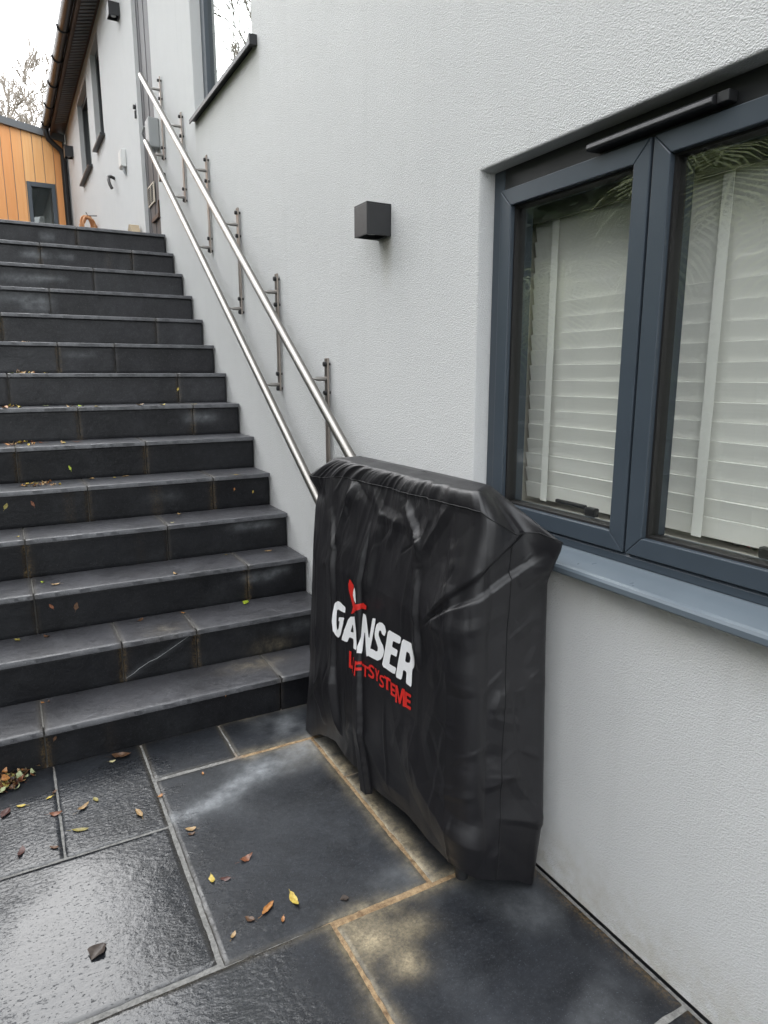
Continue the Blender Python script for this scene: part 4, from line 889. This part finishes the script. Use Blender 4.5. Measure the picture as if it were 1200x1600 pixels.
# the lift itself, seen only below the hem
b = MB(); b.box(-.24, -.07, 1.46, 2.36, .17, 1.02); b.box(-.26, -.06, 1.44, 2.38, .12, .165); b.build('folded_platform', M_BLK, lift, bevel=.01)
b = MB(); b.tube([(-.285, 2.425, GZ(2.425)), (-.285, 2.425, .12)], .022, 12); b.build('foot', M_BLK, lift, autosmooth=True); b = MB(); b.tube([(-.23, 1.47, GZ(1.47)), (-.23, 1.47, .13)], .02, 12); b.build('foot', M_BLK, lift, autosmooth=True)

# ------------------------------------------------------------------ fallen leaves
LC = {'brown': ((.12, .06, .03), (.055, .03, .016)), 'cream': ((.52, .48, .27), (.40, .33, .17)), 'orange': ((.42, .19, .055), (.22, .085, .028)), 'yellow': ((.55, .43, .085), (.36, .23, .045)),
      'rust': ((.23, .085, .038), (.11, .04, .022)), 'darkred': ((.085, .03, .024), (.045, .017, .014)), 'tan': ((.40, .27, .13), (.24, .14, .06)), 'olive': ((.29, .25, .065), (.17, .13, .035)),
      'darkbrown': ((.06, .045, .036), (.03, .021, .017)), 'palegreen': ((.42, .46, .27), (.28, .32, .16)), 'lime': ((.40, .50, .05), (.27, .34, .03))}
LM = {k: mat_leaf(k+'_leaf', *v) for k, v in LC.items()}
def leaf_mesh(L, wr, curl, fold, seed):
    r = random.Random(seed); vs = []; fs = []; nl, nw = 9, 5
    for i in range(nl):
        t = i/(nl-1); wv = wr*L*.5*(math.sin(math.pi*min(1, t*1.02))**.75)*(1-.25*t)+.0004
        for j in range(nw):
            u = 2*j/(nw-1)-1
            z = curl*L*((t-.5)**2*1.6)+fold*L*abs(u)*wr*.5*math.sin(math.pi*t)+.03*L*noise.noise((t*3, u*2, seed))
            vs.append(((t-.5)*L*(1-.2*curl), u*wv*(1+.42*noise.noise((t*5, u*1.5, seed))), z))
    for i in range(nl-1):
        for j in range(nw-1): fs.append((i*nw+j, (i+1)*nw+j, (i+1)*nw+j+1, i*nw+j+1))
    b = len(vs); vs += [(-.5*L, -.0006, 0), (-.5*L, .0006, 0), (-.78*L, .0004+.05*L, .02*L), (-.78*L, -.0004+.05*L, .02*L)]; fs.append((b, b+1, b+2, b+3))
    zm = min(v[2] for v in vs); return [(v[0], v[1], v[2]-zm) for v in vs], fs
LEAVES = [('g',-1.041,2.624,'brown',28,'flat'),('g',-1.077,2.608,'cream',9,'flat'),('g',-1.052,2.717,'orange',12,'flat'),('g',-1.006,2.703,'orange',9,'flat'),('g',-1.395,2.469,'yellow',13,'flat'),('g',-1.306,2.474,'yellow',10,'flat'),('g',-1.288,2.498,'brown',10,'flat'),('g',-1.292,2.367,'rust',18,'flat'),('g',-1.442,2.452,'darkred',22,'flat'),('g',-1.206,2.356,'tan',22,'flat'),('g',-1.162,2.385,'olive',12,'flat'),('g',-1.226,2.239,'olive',24,'flat'),('g',-1.041,2.237,'tan',22,'flat'),('g',-0.959,2.297,'orange',10,'flat'),('g',-0.904,2.07,'tan',16,'flat'),('g',-0.908,2.044,'brown',12,'flat'),('g',-0.784,1.85,'rust',22,'flat'),('g',-0.902,1.813,'yellow',17,'flat'),('g',-0.866,1.796,'darkred',16,'flat'),('g',-0.714,1.619,'yellow',30,'flat'),('g',-0.791,1.628,'orange',28,'flat'),('g',-0.849,1.615,'brown',16,'flat'),('g',-0.768,1.569,'orange',12,'flat'),('g',-0.905,1.583,'tan',14,'flat'),('g',-1.234,1.701,'darkbrown',30,'flat'),('g',-1.401,2.217,'darkred',22,'flat'),('g',-1.308,2.187,'brown',14,'flat'),('g',-0.789,2.364,'orange',7,'flat'),('g',-0.584,1.557,'darkbrown',13,'flat'),('g',-0.486,2.718,'palegreen',12,'flat'),('g',-0.358,2.735,'orange',13,'flat'),(6,-0.982,4.138,'rust',12,'tread'),(5,-0.935,3.972,'tan',13,'tread'),(5,-0.821,3.948,'yellow',7,'tread'),(5,-0.76,3.972,'tan',12,'tread'),(5,-0.205,3.659,'yellow',8,'tread'),(4,-0.535,3.707,'tan',9,'tread'),(4,-0.617,3.505,'cream',7,'tread'),(4,-1.315,3.542,'yellow',6,'tread'),(3,-0.143,3.411,'tan',11,'tread'),(3,-0.675,3.214,'tan',10,'tread'),(3,-1.235,3.374,'lime',7,'tread'),(3,-1.187,3.303,'tan',13,'tread'),(3,-0.363,3.441,'yellow',4,'tread'),(2,-0.35,3.175,'lime',16,'tread'),(2,-0.656,3.175,'orange',8,'tread'),(2,-0.856,3.175,'brown',13,'tread'),(2,-1.36,3.175,'olive',13,'tread'),(2,-1.247,3.164,'brown',12,'tread'),(1,-1.292,2.91,'orange',7,'tread'),(1,-1.27,2.908,'brown',7,'tread'),(7,-0.291,3.964,'yellow',9,'tread'),(7,-0.478,4.071,'yellow',10,'tread'),(7,-0.609,3.972,'tan',14,'tread'),(7,-0.85,3.728,'yellow',9,'tread'),(7,-0.923,4.326,'lime',16,'tread'),(7,-0.988,4.275,'tan',12,'tread'),(7,-1.104,4.43,'palegreen',11,'tread'),(7,-1.237,4.333,'yellow',12,'tread'),(7,-1.31,4.212,'orange',17,'tread'),(8,-1.69,-1.53,'lime',9,'tread'),(8,-2.392,-5.252,'orange',9,'tread'),(8,-1.079,2.138,'yellow',7,'tread'),(8,-1.258,0.928,'lime',10,'tread'),(9,0.135,5.034,'cream',6,'tread'),(9,-1.167,4.988,'yellow',9,'tread'),(9,-1.263,4.937,'tan',9,'tread'),(11,-0.494,5.462,'tan',6,'tread'),(12,-0.456,5.831,'yellow',4,'tread'),(11,-0.875,1.802,'yellow',7,'riser'),(10,-0.927,1.613,'orange',9,'riser'),(8,-0.323,1.404,'yellow',6,'riser'),(6,-1.035,1.004,'lime',9,'riser'),(5,-1.236,0.87,'rust',11,'riser'),(5,-1.353,0.868,'olive',12,'riser'),(5,-0.216,0.86,'orange',5,'riser'),(5,-0.108,0.836,'yellow',5,'riser'),(3,-1.216,0.496,'rust',11,'riser'),(3,-1.116,0.479,'brown',15,'riser'),(1,-1.265,0.14,'brown',9,'riser'),(1,-0.603,0.159,'orange',5,'riser')]
ORD = ['', 'first', 'second', 'third', 'fourth', 'fifth', 'sixth', 'seventh', 'eighth', 'ninth', 'tenth', 'eleventh', 'twelfth', 'thirteenth', 'fourteenth']
CW = {'brown': 'brown', 'cream': 'pale cream', 'orange': 'orange', 'yellow': 'yellow', 'rust': 'rusty red', 'darkred': 'wet dark red', 'tan': 'tan', 'olive': 'olive yellow', 'darkbrown': 'crumpled dark brown', 'palegreen': 'pale green', 'lime': 'bright lime'}
GL = ['large brown leaf on the paving by the foot of the steps', 'pale cream scrap beside the large brown leaf below the steps', 'orange leaf against the foot of the steps, left of its twin', 'orange scrap against the foot of the steps, right of its twin',
      'yellow oval leaf left of the mossy paving joint, nearest the photo edge', 'small yellow leaf beside the dark joint of the upper left slab', 'tiny brown scrap right above the small yellow leaf on the dark joint', 'rusty curled leaf lying across the dark joint on the left',
      'wet dark red leaf at the left edge below the leaf pile', 'long tan leaf in the rippled wet slab', 'small olive scrap right of the long tan leaf on the wet slab', 'long olive yellow leaf at the lower edge of the rippled slab', 'tan leaf on the wet slab beside the long pale joint', 'small orange leaf on the long pale joint',
      'tan leaf just right of the long pale joint', 'brown leaf touching the tan leaf right of the pale joint', 'rusty curled leaf alone in the middle of the big dry slab', 'yellow oval leaf left of a dark red one on the big slab', 'dark red leaf right of the yellow oval one on the big slab',
      'bright yellow leaf with brown edge near the sandy joint', 'orange leaf left of the bright yellow one near the sandy joint', 'brown leaf below the orange one on the big slab', 'small round orange leaf below the bright yellow one', 'faint tan leaf near the lower left corner of the big slab',
      'crumpled dark brown leaf alone on the shiny wet slab', 'dark red leaf near the left edge on the wet slab', 'brown leaf at the bottom end of the dark joint', 'tiny orange leaf at the top joint of the big slab', 'small dark crumpled leaf close to the sandy joint', 'pale green leaf against the first riser', 'curled orange leaf against the first riser by the cover']
gi = 0; used = {}; camloc = cam.matrix_world.translation
for i, (st, a, b, colr, sz, kind) in enumerate(LEAVES):
    if kind == 'flat': loc = Vector((a, b, GZ(b)+.0015)); label = GL[gi]; gi += 1
    elif kind == 'tread': loc = Vector((a, max(b, YN(st)+.012), ZN(st)+.0015))
    else: loc = Vector((a, YN(st)+.0195, b))
    depth = (loc-camloc).dot(fwd); Lm = max(.006, sz/1063*depth*1.14); r = random.Random(i*17+5)
    if kind == 'riser': Lm *= .8
    wr = r.uniform(.42, .6) if colr != 'darkbrown' else .85
    if sz >= 22 and colr in ('tan', 'olive', 'orange', 'yellow'): wr = .36
    vs, fs = leaf_mesh(Lm, wr, (r.uniform(.1, .5) if colr != 'darkbrown' else .05) if kind != 'riser' else .05, r.uniform(-.2, .5) if kind != 'riser' else .1, i)
    me = bpy.data.meshes.new('fallen_leaf'); me.from_pydata(vs, [], fs); o = link_mesh('fallen_leaf', me, LM[colr], smooth=True)
    o.location = loc
    o.rotation_euler = (R(90), R(r.uniform(-80, 80)), 0) if kind == 'riser' else (0, 0, r.uniform(0, 6.28))
    if kind == 'riser': o.rotation_euler = (Matrix.Rotation(R(90), 3, 'X') @ Matrix.Rotation(R(r.uniform(40, 140)), 3, 'Z')).to_euler()
    if kind != 'flat':
        pos = 'near the wall' if a > -.45 else ('left of the middle' if a > -.8 else ('well to the left' if a > -1.05 else 'at the far left'))
        wh = f'{ORD[st]} tread' if kind == 'tread' else f'{ORD[st]} riser'
        label = f'{"small " if sz < 10 else ""}{CW[colr]} leaf {"on" if kind == "tread" else "stuck to"} the {wh} {pos}'
        used[label] = used.get(label, 0)+1
    tag(o, label, 'leaf', 'fallen leaves on the steps and paving')
def litter(name, pts, n, seed, spread, cols, zf, size):
    r = random.Random(seed); V_ = []; F2 = []; mi = []
    for i in range(n):
        p = r.choice(pts); x = p[0]+r.gauss(0, spread[0]); y = p[1]+r.gauss(0, spread[1]); z = zf(x, y)+abs(r.gauss(0, spread[2]))
        vs, fs = leaf_mesh(r.uniform(*size), r.uniform(.35, .7), r.uniform(.2, 1.2), r.uniform(-.3, .6), seed*100+i)
        M_ = Matrix.Translation((x, y, z)) @ Matrix.Rotation(r.uniform(0, 6.28), 4, 'Z') @ Matrix.Rotation(r.uniform(-.7, .7), 4, 'X') @ Matrix.Rotation(r.uniform(-.5, .5), 4, 'Y')
        b = len(V_); V_ += [tuple(M_ @ Vector(v)) for v in vs]; F2 += [tuple(q+b for q in f) for f in fs]; mi += [r.randrange(len(cols))]*len(fs)
    me = bpy.data.meshes.new(name); me.from_pydata(V_, [], F2); o = link_mesh(name, me, [LM[c] for c in cols], smooth=True); me.polygons.foreach_set('material_index', mi); return o
o = litter('leaf_pile', [(-1.47, 2.60), (-1.42, 2.64), (-1.38, 2.67), (-1.43, 2.62), (-1.52, 2.6)], 110, 5, (.022, .022, .012), ['brown', 'tan', 'rust', 'olive', 'brown', 'orange', 'palegreen', 'darkbrown'], lambda x, y: GZ(y)+.002, (.022, .048))
tag(o, 'heap of wet brown and yellow leaves at the left foot of the steps', 'leaves', kind='stuff')
for (st, xs, n, sd) in ((6, (-1.32, -1.05), 34, 8), (5, (-1.26, -1.08), 30, 9), (9, (-1.25, -1.12), 7, 10), (8, (-1.24, -1.14), 12, 11), (7, (-1.3, -1.22), 8, 12)):
    r = random.Random(sd); P = [(r.uniform(*xs), YN(st)+r.uniform(.10, .22)) for _ in range(12)]
    o = litter('leaf_litter', P, n, sd, (.012, .012, .002), ['brown', 'tan', 'rust', 'orange', 'yellow', 'tan'], lambda x, y, st=st: ZN(st)+.002, (.012, .035))
    tag(o, f'scatter of small wet leaves on the left part of the {ORD[st]} tread', 'leaves', kind='stuff')

# ------------------------------------------------------------------ trees
def bare_tree(loc, h, seed, label, group, spread=.5, lean=(0, 0), mr=.0125, lv=6, br=(2, 3, 3)):
    r = random.Random(seed); root = empty('bare_tree', loc, label, 'tree', group)
    tr = MB(); cw_ = MB(); base = Vector(loc)
    def grow(p, d, ln, rad, lev):
        pts = [p]; rads = [rad]; n = 4
        for i in range(n):
            d = (d+Vector((r.gauss(0, .10), r.gauss(0, .10), r.gauss(.03, .06)))*(1+.3*lev)).normalized(); p = p+d*ln/n; pts.append(p); rads.append(max(mr*.68, rad*(1-.5*(i+1)/n)))
        (tr if lev == 0 else cw_).tube(pts, rads, 7 if lev < 2 else 4, cap=False)
        if lev >= lv or rads[-1] < .008: return
        for k in range(r.choice(br) if lev else 6):
            i = r.randint(2, n); a = r.uniform(0, 6.28); s = spread*r.uniform(.6, 1.3)
            ax = d.orthogonal().normalized(); ax.rotate(Matrix.Rotation(a, 3, d)); nd = (d*math.cos(s)+ax*math.sin(s)).normalized()
            grow(pts[i], nd, ln*r.uniform(.52, .74), max(mr, rads[i]*.70), lev+1)
    grow(base, Vector((lean[0], lean[1], 1)).normalized(), h*.36, h*.017, 0)
    tr.build('trunk', M_BARK, root, smooth=True, fix=False); cw_.build('crown', M_TWIG, root, smooth=True, fix=False)
bare_tree((.35, 24, 2.5), 11.6, 11, 'thin bare tree behind the cedar building, left one', 'bare trees beyond the cedar building', .40, mr=.0135, lv=6, br=(3, 3, 4))
bare_tree((1.3, 26, 2.5), 12.2, 12, 'thin bare tree behind the cedar roof, right one near the eaves', 'bare trees beyond the cedar building', .40, mr=.0135, lv=6, br=(3, 3, 4))
bare_tree((-5.0, 19, 2.5), 13, 13, 'tall bare tree mirrored in the upper window pane', None, .5, mr=.0135, br=(3, 3, 4))
bare_tree((-7.5, 22, 2.5), 14, 14, 'wide bare tree left of the steps, mirrored in glass', None, .55)
def leafy(name, loc, h, w, seed, mat, n, ls, label, cat, group=None):
    r = random.Random(seed); root = empty(name, loc, label, cat, group); t = MB(); b = Vector(loc)
    t.tube([b, b+Vector((.05, .03, h*.4)), b+Vector((0, .1, h*.85))], [h*.025, h*.018, h*.006], 8); t.build('trunk', M_BARK, root, smooth=True)
    cl = []
    for i in range(38):
        z = r.uniform(.12, .98)*h; rr = w*(1-(z/h)**1.6)*.5+.2; a = r.uniform(0, 6.28); q = math.sqrt(r.random())
        cl.append((b+Vector((rr*q*math.cos(a), rr*q*math.sin(a), z)), r.uniform(.35, .75)*w*.28))
    vs = []; fs = []; tn = []
    for i in range(n):
        c, s = r.choice(cl); d = Vector((r.gauss(0, 1), r.gauss(0, 1), r.gauss(0, .8))).normalized()*s*r.uniform(.5, 1.05); p = c+d
        u = Vector((r.gauss(0, 1), r.gauss(0, 1), r.gauss(0, .6))).normalized(); v = u.orthogonal().normalized(); l = ls*r.uniform(.6, 1.3); bq = len(vs)
        vs += [p-u*l*.5, p+v*l*.22, p+u*l*.5, p-v*l*.22]; fs.append((bq, bq+1, bq+2, bq+3)); tn += [r.random()]*4
    me = bpy.data.meshes.new('crown'); me.from_pydata([tuple(v) for v in vs], [], fs); o = link_mesh('crown', me, mat, root); attr_f(me, 'tint', tn)
leafy('evergreen_tree', (-9.2, 7.5, 0), 10.5, 6.2, 21, M_EVER, 11000, .40, 'dark evergreen tree left of the steps, mirrored in the wide window', 'tree')
leafy('evergreen_tree', (-9.0, 13.0, 1.0), 9.5, 6.0, 22, M_EVER, 9000, .40, 'dark evergreen tree farther up the bank, mirrored in the wide window', 'tree')
leafy('evergreen_tree', (-9.4, 2.4, 0), 10.0, 6.2, 23, M_EVER, 11000, .40, 'dark evergreen tree opposite the wide window, mirrored in its pane', 'tree')
def palm(loc, h, seed, label):
    r = random.Random(seed); root = empty('palm_tree', loc, label, 'palm'); t = MB(); b = Vector(loc); top_ = b+Vector((.1, .1, h))
    t.tube([b, b+Vector((.03, .05, h*.5)), top_], [.11, .09, .08], 10); t.build('trunk', M_BARK, root, smooth=True)
    vs = []; fs = []; tn = []
    for k in range(26):
        a = 2*math.pi*k/26*1.618*3; el = r.uniform(-.15, 1.15); d = Vector((math.cos(a)*math.cos(el), math.sin(a)*math.cos(el), math.sin(el))); p = top_.copy(); L_ = r.uniform(1.0, 1.4); tt = r.random()
        side = d.cross(Vector((0, 0, 1))).normalized(); N_ = 22
        for i in range(N_):
            q = p+d*L_/N_; d = (d+Vector((0, 0, -.075))).normalized(); up_ = side.cross(d)
            for sgn in (-1, 1):
                ll = .46*math.sin(math.pi*(i+2)/(N_+3))**.7; dr = (side*sgn*.8+d*.55+up_*.1).normalized(); e1 = p+dr*ll*.55+Vector((0, 0, -.015)); e2 = p+dr*ll+Vector((0, 0, -.11*r.uniform(.6, 1.4))); wv = d*.012
                bq = len(vs); vs += [p-wv*.5, p+wv*.5, e1+wv, e1-wv, e2]; fs += [(bq, bq+1, bq+2, bq+3), (bq+3, bq+2, bq+4)]; tn += [tt]*5
            bq = len(vs); vs += [p+side*.006, p-side*.006, q-side*.006, q+side*.006]; fs.append((bq, bq+1, bq+2, bq+3)); tn += [tt]*4
            p = q
    me = bpy.data.meshes.new('fronds'); me.from_pydata([tuple(v) for v in vs], [], fs); link_mesh('fronds', me, M_PALM, root); attr_f(me, 'tint', tn)
palm((-3.1, 4.7, -.06), 2.35, 31, 'feathery palm left of the steps, mirrored in the wide window')
palm((-3.0, 2.9, -.06), 2.65, 32, 'taller feathery palm opposite the wide window, mirrored in its panes')

def added_hedge(x0, x1, y0, y1, h, seed):
    r = random.Random(seed); root = empty('added_hedge', ((x0+x1)/2, (y0+y1)/2, -.06), 'tall dense dark hedge added out of view to shade the wide window', 'added_hedge')
    c = MB(); c.box(x0+.35, x1-.35, y0+.3, y1-.3, -.06, h-.4); c.build('added_hedge_core', M_ADDED_HEDGEIN, root)
    vs = []; fs = []; tn = []
    for i in range(15000):
        y = r.uniform(y0, y1); z = r.uniform(0, 1)**.8*h; x = x1-.3*r.random()**2+.12*noise.noise((y*1.3, z*1.3, 2)) if r.random() < .7 else r.uniform(x0, x1)
        if x < x1-.32: z = h-.3*r.random()+.25*noise.noise((y*.8, x, 5))
        p = Vector((x, y, z)); u = Vector((r.gauss(0, 1), r.gauss(0, 1), r.gauss(0, .7))).normalized(); v = u.orthogonal().normalized(); l = r.uniform(.14, .30); b = len(vs)
        vs += [p-u*l*.5, p+v*l*.25, p+u*l*.5, p-v*l*.25]; fs.append((b, b+1, b+2, b+3)); tn += [r.random()]*4
    me = bpy.data.meshes.new('added_hedge_foliage'); me.from_pydata([tuple(v) for v in vs], [], fs); link_mesh('added_hedge_foliage', me, M_EVER, root); attr_f(me, 'tint', tn)
added_hedge(-7.6, -6.3, -1.0, 15.5, 4.6, 41)  # unseen hedge, added and kept tall to darken the top slats
leafy('evergreen_tree', (-9.2, -2.8, 0), 9.5, 6.0, 24, M_EVER, 9000, .40, 'dark evergreen tree behind the viewer, mirrored at the right of the wide window', 'tree')

# small things on the inner window sill, seen under the blind
t = MB(); r = random.Random(4)
for k in range(9):
    y0 = 1.27+k*.026; t.tube([(.285+.01*math.sin(a_*1.0), y0+.018*math.cos(a_), 1.076+.030+.026*math.sin(a_)) for a_ in [2*math.pi*i/12 for i in range(13)]], .0024, 5)
t.tube([(.285, 1.25, 1.078), (.285, 1.52, 1.078)], .003, 5); t.tube([(.285, 1.25, 1.132), (.285, 1.52, 1.132)], .003, 5)
tag(t.build('wire_basket', M_BLK), 'black curly wire basket on the inner sill under the blind', 'basket')
orn = empty('bead_string', (.27, .97, 1.076), 'small red and pale beads lying on the inner sill under the right blind', 'beads')
for k in range(6):
    b = MB(); c_ = (.262+.012*(k % 2), .93+.022*k, 1.088); b.tube([(c_[0], c_[1], c_[2]-.011), (c_[0], c_[1], c_[2]-.007), (c_[0], c_[1], c_[2]), (c_[0], c_[1], c_[2]+.007), (c_[0], c_[1], c_[2]+.011)], [.003, .009, .0115, .009, .003], 10); b.build('bead', (M_RED, M_PLAST, M_BLK)[k % 3], orn, smooth=True)
